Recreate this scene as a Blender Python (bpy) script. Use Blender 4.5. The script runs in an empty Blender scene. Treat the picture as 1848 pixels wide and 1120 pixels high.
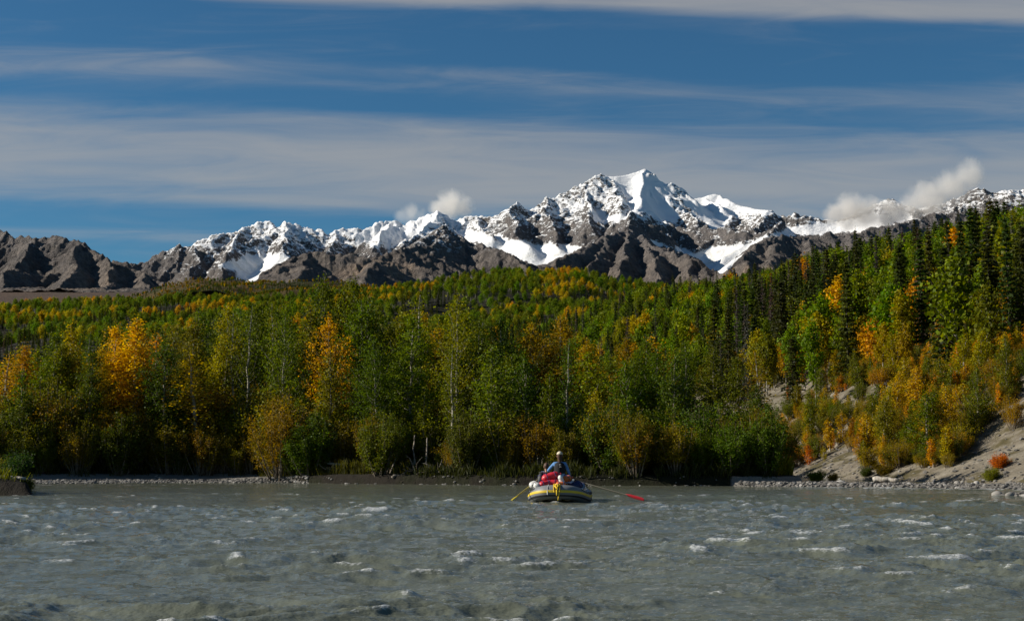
import bpy, bmesh, math, random
import numpy as np
from mathutils import Vector, Matrix, Euler
R = math.radians
S = bpy.context.scene
C = S.collection
rnd = random.Random(7)
rs = np.random.RandomState(11)

# ------------------------------------------------------------------ camera
F, CX, CY, HZ, EYE = 2567.0, 924.0, 560.0, 830.0, 1.35
TILT = math.atan((HZ - CY) / F)
cam = bpy.data.cameras.new('camera')
cam.lens = F * 36.0 / 1848.0
cam.sensor_width = 36.0
cam.clip_start = 0.3
cam.clip_end = 90000.0
co = bpy.data.objects.new('camera', cam)
C.objects.link(co)
co.location = (0, 0, EYE)
co.rotation_euler = (R(90) + TILT, 0, 0)
S.camera = co

# ------------------------------------------------------------------ sun, sky, exposure
SUN_EL, SUN_AHEAD = R(28), R(2)          # sun stands to the left, a touch ahead of the camera
SKY_S = 0.05
sund = Vector((-math.cos(SUN_EL) * math.cos(SUN_AHEAD), math.cos(SUN_EL) * math.sin(SUN_AHEAD), math.sin(SUN_EL)))
sl = bpy.data.lights.new('sun', 'SUN')
sl.energy = 5.0
sl.angle = R(0.5)
sl.color = (1.0, 0.93, 0.82)
so = bpy.data.objects.new('sun', sl)
C.objects.link(so)
so.rotation_euler = (-sund).to_track_quat('-Z', 'Y').to_euler()
so.location = (-60, 0, 60)

W = bpy.data.worlds.new('World')
S.world = W
W.use_nodes = True
wt = W.node_tree
wt.nodes.clear()
def wn(t, **kw):
    n = wt.nodes.new(t)
    for k, v in kw.items():
        setattr(n, k, v)
    return n
sky = wn('ShaderNodeTexSky', sky_type='NISHITA', sun_disc=False)
sky.sun_elevation = SUN_EL
sky.sun_rotation = math.atan2(sund.x, sund.y)
sky.altitude = 300
sky.air_density = 1.0
sky.dust_density = 0.0
sky.ozone_density = 3.0
def wmath(op, a, b=None, c=None, clamp=False):
    n = wn('ShaderNodeMath', operation=op, use_clamp=clamp)
    for i, v in enumerate((a, b, c)):
        if v is None: continue
        if isinstance(v, (int, float)): n.inputs[i].default_value = v
        else: wt.links.new(v, n.inputs[i])
    return n.outputs[0]
tc = wn('ShaderNodeTexCoord')
sep = wn('ShaderNodeSeparateXYZ')
wt.links.new(tc.outputs['Generated'], sep.inputs[0])
# the cloud sheet lies flat overhead: its bands run across the view, so lay it out on (x / y, z / y)
ay = wmath('MAXIMUM', wmath('ABSOLUTE', sep.outputs['Y']), 0.03)
su = wmath('DIVIDE', sep.outputs['X'], ay)
se = wmath('DIVIDE', sep.outputs['Z'], ay)
sv = wn('ShaderNodeCombineXYZ')
wt.links.new(su, sv.inputs[0]); wt.links.new(se, sv.inputs[2])
def wnoise(sx, sz, scale, detail, rough, off, dist=0.0):
    mp = wn('ShaderNodeMapping')
    mp.inputs['Scale'].default_value = (sx, sx, sz)
    mp.inputs['Location'].default_value = off
    wt.links.new(sv.outputs[0], mp.inputs[0])
    nz = wn('ShaderNodeTexNoise')
    nz.inputs['Scale'].default_value = scale
    nz.inputs['Detail'].default_value = detail
    nz.inputs['Roughness'].default_value = rough
    nz.inputs['Distortion'].default_value = dist
    wt.links.new(mp.outputs[0], nz.inputs['Vector'])
    return nz.outputs['Fac']
# high thin cloud sheets, drawn out into bands with height above the horizon
n_warp = wnoise(1.6, 5.0, 1.0, 2, 0.5, (3.1, 0.2, 0.7))
n_band = wnoise(1.6, 22.0, 1.0, 4, 0.5, (1.7, 4.2, 0.3), 0.5)
n_fine = wnoise(7.0, 62.0, 1.0, 6, 0.6, (8.1, 2.2, 5.3), 1.0)
zw = wmath('ADD', se, wmath('MULTIPLY', wmath('SUBTRACT', n_warp, 0.5), 0.035))
zw = wmath('ADD', zw, wmath('MULTIPLY', su, 0.032))
ramp = wn('ShaderNodeValToRGB')
cr = ramp.color_ramp
cr.interpolation = 'EASE'
stops = [(0.0, .25), (.130, .14), (.138, .18), (.146, .62), (.154, .24), (.166, .18), (.178, .72), (.192, .96), (.215, .90), (.236, .56), (.250, .20),
         (.270, .42), (.284, .10), (.318, .10), (.330, .84), (.345, .80), (.39, .22), (.55, .30), (.8, .18), (1.0, .2)]
while len(cr.elements) < len(stops): cr.elements.new(0.5)
for e, (p, v) in zip(cr.elements, stops):
    e.position = p
    e.color = (v, v, v, 1)
wt.links.new(zw, ramp.inputs['Fac'])
cov = ramp.outputs['Color']
streak = wmath('ADD', wmath('MULTIPLY', n_band, 0.78), wmath('MULTIPLY', n_fine, 0.48))       # about 0.62
a1 = wmath('ADD', cov, wmath('MULTIPLY', wmath('SUBTRACT', streak, 0.62), 1.5))
mr = wn('ShaderNodeMapRange', interpolation_type='SMOOTHSTEP')
wt.links.new(a1, mr.inputs['Value'])
mr.inputs['From Min'].default_value = 0.12
mr.inputs['From Max'].default_value = 1.15
mr.inputs['To Max'].default_value = 0.66
tint = wn('ShaderNodeMixRGB', blend_type='MULTIPLY')
tint.inputs['Fac'].default_value = 1.0
tint.inputs['Color2'].default_value = (0.42, 0.82, 1.0, 1)       # a polarised, deeper blue
wt.links.new(sky.outputs[0], tint.inputs['Color1'])
cm = wn('ShaderNodeMixRGB')
wt.links.new(mr.outputs[0], cm.inputs['Fac'])
wt.links.new(tint.outputs[0], cm.inputs['Color1'])
cm.inputs['Color2'].default_value = (0.315 / SKY_S, 0.305 / SKY_S, 0.29 / SKY_S, 1)
bg = wn('ShaderNodeBackground')
bg.inputs['Strength'].default_value = SKY_S
wt.links.new(cm.outputs[0], bg.inputs['Color'])
wo = wn('ShaderNodeOutputWorld')
wt.links.new(bg.outputs[0], wo.inputs[0])

vs = S.view_settings
vs.view_transform = 'Standard'
vs.look = 'None'
vs.exposure = 0.4
vs.gamma = 1.0
vs.use_curve_mapping = False
cy = S.cycles
cy.use_denoising = True
cy.max_bounces = 6
cy.diffuse_bounces = 2
cy.glossy_bounces = 2
cy.transmission_bounces = 3
cy.transparent_max_bounces = 6
cy.volume_bounces = 4
cy.sample_clamp_indirect = 4.0

# ------------------------------------------------------------------ helpers
ct, st = math.cos(TILT), math.sin(TILT)
def at(px, py, Y):
    """world point seen at photo pixel (px, py) at depth Y"""
    vx, vy = (px - CX) / F, (CY - py) / F
    d = Vector((vx, ct - vy * st, st + vy * ct))
    k = Y / d.y
    return Vector((d.x * k, Y, EYE + d.z * k))
def proj(x, y, z):
    """numpy: world -> photo pixel"""
    zc = y * ct + (z - EYE) * st
    vy = (-y * st + (z - EYE) * ct)
    return CX + F * x / zc, CY - F * vy / zc
def tan_el(py):
    """elevation tangent of a photo row at the picture's centre column"""
    vy = (CY - py) / F
    return (st + vy * ct) / (ct - vy * st)

_perm = np.random.RandomState(3).permutation(4096)
_ang = np.random.RandomState(4).rand(4096) * 2 * np.pi
_gx, _gy = np.cos(_ang), np.sin(_ang)
def perlin(x, y, seed=0):
    xi, yi = np.floor(x).astype(np.int64), np.floor(y).astype(np.int64)
    xf, yf = x - xi, y - yi
    u, v = xf * xf * xf * (xf * (xf * 6 - 15) + 10), yf * yf * yf * (yf * (yf * 6 - 15) + 10)
    def g(ix, iy, dx, dy):
        h = _perm[(_perm[(ix + seed * 131) & 4095] + iy) & 4095]
        return _gx[h] * dx + _gy[h] * dy
    a = g(xi, yi, xf, yf); b = g(xi + 1, yi, xf - 1, yf)
    c = g(xi, yi + 1, xf, yf - 1); d = g(xi + 1, yi + 1, xf - 1, yf - 1)
    return (a + u * (b - a) + v * ((c + u * (d - c)) - (a + u * (b - a)))) * 1.5
def fbm(x, y, o=4, seed=0, gain=0.5):
    r, a = 0.0, 1.0
    for i in range(o):
        r = r + a * perlin(x * 2 ** i + 17.3 * i, y * 2 ** i - 9.1 * i, seed + i); a *= gain
    return r
def ridged(x, y, o=4, seed=0, gain=0.5):
    r, a = 0.0, 1.0
    for i in range(o):
        r = r + a * (1 - 2 * np.abs(perlin(x * 2 ** i + 31.7 * i, y * 2 ** i + 5.3 * i, seed + i))); a *= gain
    return r
def sstep(a, b, x):
    t = np.clip((x - a) / (b - a), 0, 1)
    return t * t * (3 - 2 * t)

def mesh_np(name, V, Q, smooth=True):
    """mesh from numpy verts (n,3) and quads or tris (m,k)"""
    V = np.ascontiguousarray(V, np.float32); Q = np.ascontiguousarray(Q, np.int32)
    me = bpy.data.meshes.new(name)
    n, (m, k) = len(V), Q.shape
    me.vertices.add(n); me.vertices.foreach_set('co', V.ravel())
    me.loops.add(m * k); me.loops.foreach_set('vertex_index', Q.ravel())
    me.polygons.add(m)
    me.polygons.foreach_set('loop_start', np.arange(m, dtype=np.int32) * k)
    me.polygons.foreach_set('use_smooth', np.full(m, smooth))
    me.update(calc_edges=True)
    me.validate()
    return me
def grid_quads(nr, nc):
    i = np.arange(nr - 1)[:, None] * nc + np.arange(nc - 1)[None, :]
    return np.stack([i, i + 1, i + nc + 1, i + nc], -1).reshape(-1, 4)
def attr(me, name, vals):
    a = me.attributes.new(name, 'FLOAT', 'POINT')
    a.data.foreach_set('value', np.ascontiguousarray(vals, np.float32).ravel())
def tag(o, label=None, cat=None, group=None, kind=None):
    if label: o['label'] = label
    if cat: o['category'] = cat
    if group: o['group'] = group
    if kind: o['kind'] = kind
    return o
def link(name, me, mat=None, parent=None, loc=None):
    o = bpy.data.objects.new(name, me)
    C.objects.link(o)
    if mat is not None and me is not None and not me.materials: me.materials.append(mat)
    if parent is not None: o.parent = parent
    if loc is not None: o.location = loc
    return o
def empty(name, loc=(0, 0, 0), rz=0.0):
    o = bpy.data.objects.new(name, None)
    o.empty_display_size = 0.3
    C.objects.link(o)
    o.location = loc
    o.rotation_euler = (0, 0, rz)
    return o

# ------------------------------------------------------------------ materials
class NT:
    def __init__(s, name):
        s.m = bpy.data.materials.new(name); s.m.use_nodes = True
        s.t = s.m.node_tree; s.t.nodes.clear()
        s.out = s.t.nodes.new('ShaderNodeOutputMaterial')
    def n(s, t, **kw):
        x = s.t.nodes.new(t)
        for k, v in kw.items(): setattr(x, k, v)
        return x
    def set(s, sock, v):
        if isinstance(v, bpy.types.NodeSocket): s.t.links.new(v, sock)
        elif isinstance(v, (tuple, list)) and len(v) == 3 and sock.type == 'RGBA': sock.default_value = (*v, 1)
        else: sock.default_value = v
    def math(s, op, *a, clamp=False):
        x = s.n('ShaderNodeMath', operation=op, use_clamp=clamp)
        for i, v in enumerate(a): s.set(x.inputs[i], v)
        return x.outputs[0]
    def mix(s, f, a, b, bt='MIX'):
        x = s.n('ShaderNodeMixRGB', blend_type=bt)
        s.set(x.inputs[0], f); s.set(x.inputs[1], a); s.set(x.inputs[2], b)
        return x.outputs[0]
    def noise(s, scale, detail=4, rough=0.5, vec=None, dist=0.0, kind='FBM'):
        x = s.n('ShaderNodeTexNoise', noise_type=kind)
        x.inputs['Scale'].default_value = scale; x.inputs['Detail'].default_value = detail
        x.inputs['Roughness'].default_value = rough; x.inputs['Distortion'].default_value = dist
        if vec is not None: s.t.links.new(vec, x.inputs['Vector'])
        return x.outputs['Fac']
    def pos(s, scale=(1, 1, 1), rot=(0, 0, 0)):
        g = s.n('ShaderNodeNewGeometry'); mp = s.n('ShaderNodeMapping')
        mp.inputs['Scale'].default_value = scale; mp.inputs['Rotation'].default_value = rot
        s.t.links.new(g.outputs['Position'], mp.inputs[0])
        return mp.outputs[0]
    def ocoord(s, scale=(1, 1, 1)):
        g = s.n('ShaderNodeTexCoord'); mp = s.n('ShaderNodeMapping')
        mp.inputs['Scale'].default_value = scale
        s.t.links.new(g.outputs['Object'], mp.inputs[0])
        return mp.outputs[0]
    def att(s, name, typ='GEOMETRY'):
        x = s.n('ShaderNodeAttribute', attribute_name=name, attribute_type=typ)
        return x.outputs['Fac'], x.outputs['Color']
    def step(s, v, a, b, lo=0.0, hi=1.0):
        x = s.n('ShaderNodeMapRange', interpolation_type='SMOOTHSTEP')
        s.set(x.inputs['Value'], v); x.inputs['From Min'].default_value = a; x.inputs['From Max'].default_value = b
        x.inputs['To Min'].default_value = lo; x.inputs['To Max'].default_value = hi
        return x.outputs[0]
    def bump(s, h, dist, strength=1.0):
        x = s.n('ShaderNodeBump'); s.set(x.inputs['Height'], h)
        x.inputs['Distance'].default_value = dist; x.inputs['Strength'].default_value = strength
        return x.outputs[0]
    def bsdf(s, col, rough=0.8, spec=0.3, normal=None, **kw):
        x = s.n('ShaderNodeBsdfPrincipled')
        s.set(x.inputs['Base Color'], col); s.set(x.inputs['Roughness'], rough)
        s.set(x.inputs['Specular IOR Level'], spec)
        if normal is not None: s.set(x.inputs['Normal'], normal)
        for k, v in kw.items(): s.set(x.inputs[k.replace('_', ' ')], v)
        return x.outputs[0]
    def done(s, shader):
        s.t.links.new(shader, s.out.inputs['Surface']); return s.m
def simple(name, col, rough=0.7, spec=0.3, var=0.25, scale=6.0, bump=0.0, metal=0.0):
    t = NT(name)
    v = t.ocoord()
    n = t.noise(scale, 5, 0.6, v)
    k = t.math('ADD', t.math('MULTIPLY', n, 2 * var), 1 - var)
    c = t.mix(1.0, col, k, 'MULTIPLY')
    nm = t.bump(n, bump) if bump else None
    return t.done(t.bsdf(c, t.math('ADD', rough - 0.05, t.math('MULTIPLY', n, 0.1)), spec, nm, Metallic=metal))

# ================================================================== WATER
def build_water():
    pys = np.concatenate([np.linspace(1230, 1000, 280), np.linspace(999.3, 900, 160), np.linspace(899.3, 858, 90)])
    D = F * EYE / (pys - HZ)
    t = np.concatenate([np.linspace(-0.62, -0.42, 30)[:-1], np.linspace(-0.42, 0.42, 800), np.linspace(0.42, 0.62, 30)[1:]])
    X = D[:, None] * t[None, :]
    Y = np.repeat(D[:, None], len(t), 1)
    wx = X + 0.35 * perlin(X / 1.7, Y / 1.7, 40); wy = Y + 0.35 * perlin(X / 1.7 + 9, Y / 1.7, 41)
    calm = 1 - 0.70 * sstep(36, 60, Y)                         # smoother water under the far bank
    calm = calm * (0.52 + 0.80 * sstep(-0.45, 0.5, fbm((X + 0.35 * Y) / 11, (Y - 0.2 * X) / 4.5, 3, 60)))   # slicks and faster tongues
    big = ridged(wx / 2.2, wy / 1.25, 2, 42, 0.45)             # crested river chop, crests lying across the view
    swell = perlin(X / 5.5, Y / 4.0, 47)
    mid = ridged(wx / 0.80, wy / 0.42, 2, 44, 0.5)
    small = ridged(wx / 0.26 + 0.4 * mid, wy / 0.13, 2, 45, 0.5)
    fade_s = 1 - sstep(16, 40, Y)
    H = calm * (0.062 * big + 0.05 * swell + 0.034 * mid + 0.0085 * small * (0.25 + 0.75 * fade_s))
    crest = sstep(0.96, 1.66, big + 0.45 * mid + 0.15 * swell)
    patch = sstep(0.16, 0.60, fbm(X / 0.75 + 5, Y / 1.2, 2, 50) + 0.25 * perlin(X / 0.22, Y / 0.2, 51))
    foam = crest * patch * sstep(0.50, 0.95, calm + 0.35 * sstep(30, 50, Y))
    H = H + foam * (0.022 + 0.008 * fbm(X / 0.10, Y / 0.10, 2, 52))
    # riffle of white water along the edge of the right hand gravel bar
    rc_ = np.interp(X, [11.5, 16, 21, 26, 31], [72.6, 70.0, 65.6, 59.0, 53.0])
    rif = np.exp(-((Y - rc_) / 1.5) ** 2) * sstep(12.0, 16.5, X) * (1 - sstep(23.5, 27.5, X))
    H = H + rif * 0.04 * ridged(X / 0.8, Y / 0.8, 2, 70)
    foam = np.maximum(foam, rif * sstep(0.35, 0.8, ridged(X / 0.9, Y / 1.6, 2, 71)))
    V = np.stack([X, Y, H], -1).reshape(-1, 3)
    Q = grid_quads(*X.shape)
    n0 = len(V)
    # the rest of the river: a plain sheet lying under the choppy part and far beyond it
    g = np.linspace(-1, 1, 25)
    gx, gy = np.meshgrid(g * 260, g * 260 + 60)
    V2 = np.stack([gx, gy, np.full_like(gx, -0.32)], -1).reshape(-1, 3)
    Q2 = grid_quads(25, 25) + n0
    me = mesh_np('water', np.concatenate([V, V2]), np.concatenate([Q, Q2]))
    attr(me, 'foam', np.concatenate([foam.ravel(), np.zeros(len(V2))]))
    t = NT('silty_water')
    fm, _ = t.att('foam')
    fn = t.noise(13.0, 5, 0.72, t.pos((1.6, 1.6, 1.6)), 0.8)
    fmask = t.step(t.math('ADD', fm, t.math('MULTIPLY', t.math('SUBTRACT', fn, 0.5), 2.8)), 0.42, 1.25, 0.0, 0.85)
    fmask = t.math('MULTIPLY', fmask, t.step(fm, 0.05, 0.5))
    silt = t.noise(0.5, 4, 0.6, t.pos((1, 1.6, 1)))
    base = t.mix(silt, (0.088, 0.098, 0.072), (0.140, 0.148, 0.108))
    fine = t.noise(16.0, 4, 0.62, t.pos((1.0, 2.2, 1)))
    fine2 = t.noise(4.0, 3, 0.6, t.pos((1.0, 2.0, 1)))
    hgt = t.math('ADD', t.math('MULTIPLY', fine, 0.35), fine2)
    nm = t.bump(hgt, 0.030)
    w = t.bsdf(base, 0.07, 0.5, nm, IOR=1.33)
    f = t.bsdf((0.66, 0.67, 0.65), 0.5, 0.4, t.bump(fn, 0.015))
    mx = t.n('ShaderNodeMixShader')
    t.set(mx.inputs[0], fmask); t.t.links.new(w, mx.inputs[1]); t.t.links.new(f, mx.inputs[2])
    o = link('river_water', me, t.done(mx.outputs[0]))
    tag(o, 'grey green silty river with small whitecaps', 'river', kind='structure')
build_water()

# ================================================================== MOUNTAINS
def P3(px, py, Dkm):
    p = at(px, py, Dkm * 1000.0)
    return (p.x, p.y, p.z)
CREST = [(235, 482), (262, 480), (275, 474), (290, 463), (305, 455), (320, 449), (345, 447), (362, 438), (380, 432), (400, 427), (415, 424), (430, 419),
         (450, 412), (470, 407), (490, 404), (500, 411), (515, 405), (535, 409), (550, 412), (580, 415), (590, 424), (604, 430), (612, 421), (630, 417), (650, 413),
         (680, 406), (705, 401), (716, 400), (735, 408), (760, 395), (778, 388), (793, 380), (800, 392), (820, 400), (840, 391), (862, 393),
         (890, 395), (900, 388), (918, 378), (931, 369), (940, 377), (955, 380), (970, 370), (985, 361), (1000, 359), (1020, 350), (1045, 338), (1060, 331),
         (1075, 324), (1090, 319), (1112, 317), (1130, 315), (1150, 308), (1163, 303), (1171, 309), (1185, 321), (1205, 332), (1216, 344), (1225, 352), (1250, 358),
         (1285, 350), (1296, 354), (1318, 361), (1345, 371), (1380, 377), (1392, 386), (1408, 399), (1430, 390), (1452, 393), (1480, 396), (1510, 398),
         (1540, 388), (1570, 376), (1600, 363), (1625, 370), (1660, 378), (1700, 370), (1730, 358), (1750, 348), (1780, 346), (1815, 349), (1850, 345), (1950, 352), (2080, 340)]
def crestD(px):
    return np.interp(px, [235, 500, 800, 900, 1163, 1290, 1400, 1600, 2080], [12.2, 12.8, 13.2, 13.0, 13.9, 14.2, 13.3, 13.0, 12.6])
ridges = []      # (points, flank slope, is_main)
ridges.append(([P3(x, y, crestD(x)) for x, y in CREST], 0.80, 2))
ridges.append(([P3(*p) for p in [(-420, 440, 10.6), (-300, 405, 10.5), (-150, 418, 10.4), (-60, 410, 10.3), (0, 423, 10.2), (28, 429, 10.1), (60, 432, 10.0), (100, 435, 9.9), (118, 434, 9.9), (140, 444, 9.8),
         (165, 454, 9.7), (200, 467, 9.6), (228, 479, 9.5), (250, 490, 9.4), (268, 503, 9.3), (288, 518, 9.1)]], 0.75, 1))
ridges.append(([P3(*p) for p in [(430, 518, 8.5), (470, 493, 8.8), (500, 475, 9.0), (520, 465, 9.1), (560, 461, 9.2), (600, 463, 9.2), (650, 466, 9.2), (690, 458, 9.3),
         (730, 455, 9.4), (752, 447, 9.8), (775, 434, 10.2), (800, 414, 10.6), (815, 423, 10.6), (835, 434, 10.5), (858, 441, 10.4), (885, 450, 10.2), (905, 460, 10.0), (940, 478, 9.8), (962, 491, 9.6), (985, 505, 9.3)]], 0.62, 1))
ridges.append(([P3(*p) for p in [(800, 414, 10.6), (786, 445, 10.0), (770, 480, 9.3), (756, 512, 8.7)]], 0.7, 1))
ridges.append(([P3(*p) for p in [(690, 458, 9.3), (672, 485, 8.8), (650, 515, 8.2)]], 0.55, 0))
ridges.append(([P3(*p) for p in [(560, 461, 9.2), (540, 490, 8.6), (530, 515, 8.2)]], 0.55, 0))
ridges.append(([P3(*p) for p in [(965, 496, 9.2), (1005, 477, 9.5), (1030, 463, 9.8), (1060, 447, 10.2), (1092, 432, 10.6), (1136, 414, 11.1), (1150, 428, 10.9), (1175, 442, 10.6),
         (1205, 455, 10.3), (1240, 468, 10.0), (1268, 482, 9.7), (1290, 502, 9.3)]], 0.85, 1))
for pl in ([(1136, 414, 11.1), (1142, 392, 12.0), (1150, 372, 12.7), (1158, 340, 13.3), (1163, 304, 13.9)],
           [(1136, 414, 11.1), (1128, 455, 10.2), (1118, 490, 9.5), (1112, 515, 9.0)],
           [(1092, 432, 10.6), (1076, 465, 10.0), (1060, 500, 9.3)],
           [(1175, 442, 10.6), (1180, 475, 9.9), (1186, 512, 9.1)],
           [(1240, 468, 10.0), (1250, 492, 9.5), (1258, 515, 9.0)],
           [(1050, 337, 13.7), (1058, 362, 13.1), (1063, 390, 12.5), (1060, 410, 12.0)],
           [(1100, 319, 13.8), (1112, 350, 13.2), (1122, 385, 12.5)],
           [(985, 361, 13.3), (990, 392, 12.7), (1003, 425, 12.1), (1010, 448, 11.7)],
           [(931, 369, 13.1), (922, 395, 12.6), (935, 425, 12.1), (962, 441, 11.8)],
           [(1225, 352, 13.9), (1240, 385, 13.1), (1262, 410, 12.5), (1320, 424, 12.0), (1385, 424, 11.8), (1410, 402, 12.6)],
           [(1380, 377, 13.4), (1375, 398, 12.9), (1362, 416, 12.3)],
           [(793, 380, 13.2), (775, 405, 12.7), (745, 430, 12.2), (725, 452, 11.7)],
           [(862, 393, 13.0), (872, 412, 12.6), (890, 426, 12.2)],
           [(705, 401, 13.0), (690, 425, 12.5), (672, 452, 12.0)],
           [(612, 421, 12.9), (600, 442, 12.4), (588, 464, 11.9)],
           [(515, 405, 12.8), (520, 430, 12.3), (512, 455, 11.8)],
           [(430, 419, 12.6), (425, 445, 12.1), (405, 472, 11.6), (395, 500, 11.0)],
           [(345, 447, 12.4), (352, 472, 11.9), (340, 505, 11.2)]):
    ridges.append(([P3(*p) for p in pl], 0.95, 0))
ridges.append(([P3(*p) for p in [(1295, 512, 9.0), (1318, 480, 9.3), (1345, 458, 9.6), (1375, 444, 9.9), (1400, 433, 10.1), (1430, 431, 10.2), (1460, 430, 10.3), (1500, 428, 10.4),
         (1560, 420, 10.6), (1620, 404, 10.9), (1700, 390, 11.2), (1850, 385, 11.4), (2080, 390, 11.4)]], 0.75, 1))
for pl in ([(1400, 433, 10.1), (1392, 470, 9.4), (1385, 505, 8.8)], [(1460, 430, 10.3), (1466, 465, 9.6), (1462, 500, 8.9)],
           [(1345, 458, 9.6), (1348, 485, 9.1), (1340, 515, 8.6)], [(1530, 424, 10.5), (1540, 455, 9.8), (1545, 490, 9.1)],
           [(60, 432, 10.0), (45, 465, 9.4), (20, 495, 8.8), (0, 525, 8.2)], [(140, 444, 9.8), (135, 475, 9.2), (118, 505, 8.6), (100, 528, 8.2)],
           [(200, 467, 9.6), (205, 490, 9.1), (190, 520, 8.5)], [(250, 490, 9.4), (258, 508, 9.0), (262, 525, 8.6)]):
    ridges.append(([P3(*p) for p in pl], 0.85, 0))

def build_mountains():
    rr = random.Random(5)
    segs = []        # x0,y0,z0,x1,y1,z1,slope,dip
    def add_poly(pts, slope, wob=0.0):
        for a, b in zip(pts[:-1], pts[1:]): segs.append((*a, *b, slope))
    def spur(p, ang, length, drop, slope, depth):
        n = max(3, int(length / 160))
        q = [p]; a = ang
        for i in range(n):
            a += rr.uniform(-0.35, 0.35)
            s = length / n
            x, y, z = q[-1]
            q.append((x + math.cos(a) * s, y + math.sin(a) * s, z - drop * s * rr.uniform(0.6, 1.4)))
        add_poly(q, slope)
        if depth > 0:
            for i in range(1, len(q) - 1):
                for sd in (-1, 1):
                    if rr.random() < 0.75:
                        spur((q[i][0], q[i][1], q[i][2] - 8), a + sd * rr.uniform(0.7, 1.2), length * rr.uniform(0.25, 0.45), drop * 1.35, slope * 1.12, depth - 1)
    for pts, slope, main in ridges:
        add_poly(pts, slope)
        acc = 0.0; step = rr.uniform(100, 220)
        for a, b in zip(pts[:-1], pts[1:]):
            dx, dy = b[0] - a[0], b[1] - a[1]
            L = math.hypot(dx, dy); t0 = 0.0
            while acc + (L - t0) > step:
                t0 += step - acc; acc = 0.0; step = rr.uniform(150, 380)
                f = t0 / L
                p = (a[0] + dx * f, a[1] + dy * f, a[2] + (b[2] - a[2]) * f - rr.uniform(3, 25))
                base = math.atan2(dy, dx)
                for sd in (-1, 1):
                    ang = base + sd * (math.pi / 2 + rr.uniform(-0.5, 0.5))
                    if main and math.sin(ang) > 0.3: continue          # the far side is not seen
                    if not main and rr.random() < 0.25: continue
                    ln = rr.uniform(450, 1300) if main == 2 else rr.uniform(300, 850) if main else rr.uniform(220, 600)
                    spur(p, ang, ln, slope * rr.uniform(0.55, 0.85), slope * rr.uniform(1.25, 1.6), 1 if main else 0)
            acc += L - t0
    t = np.concatenate([np.linspace(-0.50, -0.385, 60)[:-1], np.linspace(-0.385, 0.385, 1050), np.linspace(0.385, 0.50, 60)[1:]])
    nt, nd = len(t), 400
    D = np.concatenate([np.linspace(7300, 8900, 60)[:-1], np.linspace(8900, 14600, nd - 60), np.linspace(14620, 16500, 12)])
    nd = len(D)
    X = D[:, None] * t[None, :]; Y = np.repeat(D[:, None], nt, 1)
    wx = X + 45 * fbm(X / 420, Y / 420, 3, 80) ; wy = Y + 55 * fbm(X / 420 + 40, Y / 420, 3, 84)
    plain = np.interp(D, [7300, 8300, 9500, 16500], [tan_el(527) * 7300, tan_el(524) * 8300, tan_el(530) * 9500, tan_el(620) * 16500])[:, None]
    H = np.broadcast_to(plain + 14 * fbm(X / 700, Y / 700, 4, 88), X.shape).copy()
    HS = np.full(X.shape, 1e9)
    for (x0, y0, z0, x1, y1, z1, sl_) in segs:
        reach = (max(z0, z1) - 650) / sl_
        if reach <= 0: continue
        j0 = np.searchsorted(D, min(y0, y1) - reach); j1 = np.searchsorted(D, max(y0, y1) + reach)
        if j1 - j0 < 1: continue
        dn = D[j0]
        lo = min(min(x0, x1) - reach, 0) / dn if min(x0, x1) - reach < 0 else (min(x0, x1) - reach) / D[j1 - 1]
        hi = max(x0, x1) + reach
        hi = hi / dn if hi > 0 else hi / D[j1 - 1]
        i0, i1 = np.searchsorted(t, lo), np.searchsorted(t, hi)
        if i1 - i0 < 1: continue
        sx, sy = wx[j0:j1, i0:i1], wy[j0:j1, i0:i1]
        dx, dy = x1 - x0, y1 - y0
        u = np.clip(((sx - x0) * dx + (sy - y0) * dy) / (dx * dx + dy * dy + 1e-6), 0, 1)
        d = np.hypot(sx - x0 - u * dx, sy - y0 - u * dy)
        h = z0 + u * (z1 - z0) - sl_ * d / (1 + d * 0.00012)
        w = H[j0:j1, i0:i1]
        np.maximum(w, h, out=w)
    px, py = proj(X, Y, H)
    # glaciers and snowfields: smooth ice lying in the valleys and on the shoulders
    polys = [[(388, 480), (430, 468), (470, 462), (505, 458), (524, 463), (492, 482), (470, 500), (450, 512), (424, 510), (428, 494), (412, 492)],
             [(818, 415), (850, 418), (880, 428), (930, 432), (960, 440), (1000, 440), (1060, 446), (1010, 468), (985, 480), (962, 486), (940, 472), (905, 455), (870, 442), (838, 430)],
             [(1160, 425), (1185, 436), (1215, 448), (1255, 452), (1300, 446), (1370, 432), (1400, 426), (1352, 452), (1325, 475), (1305, 495), (1282, 492), (1262, 474), (1225, 458), (1185, 446)],
             [(1388, 428), (1420, 412), (1450, 405), (1500, 400), (1560, 395), (1640, 385), (1660, 398), (1600, 410), (1545, 420), (1500, 426), (1440, 428)],
             [(1086, 321), (1130, 313), (1163, 300), (1175, 309), (1168, 325), (1155, 336), (1120, 336)],
             [(1118, 336), (1165, 325), (1190, 325), (1216, 348), (1200, 362), (1225, 392), (1222, 404), (1196, 402), (1160, 386), (1144, 384), (1128, 360)],
             [(1064, 378), (1080, 384), (1100, 392), (1132, 388), (1135, 398), (1108, 400), (1085, 405), (1070, 398)],
             [(1228, 352), (1285, 349), (1330, 363), (1385, 378), (1390, 386), (1352, 388), (1330, 384), (1312, 400), (1306, 416), (1288, 414), (1268, 395), (1240, 372)],
             [(620, 425), (690, 410), (740, 408), (790, 385), (792, 404), (760, 425), (720, 450), (680, 452), (640, 445)]]
    ice = np.zeros(X.shape)
    jx = px + 6 * fbm(X / 500, Y / 500, 3, 90); jy = py + 4 * fbm(X / 400 + 7, Y / 400, 3, 91)
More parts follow.
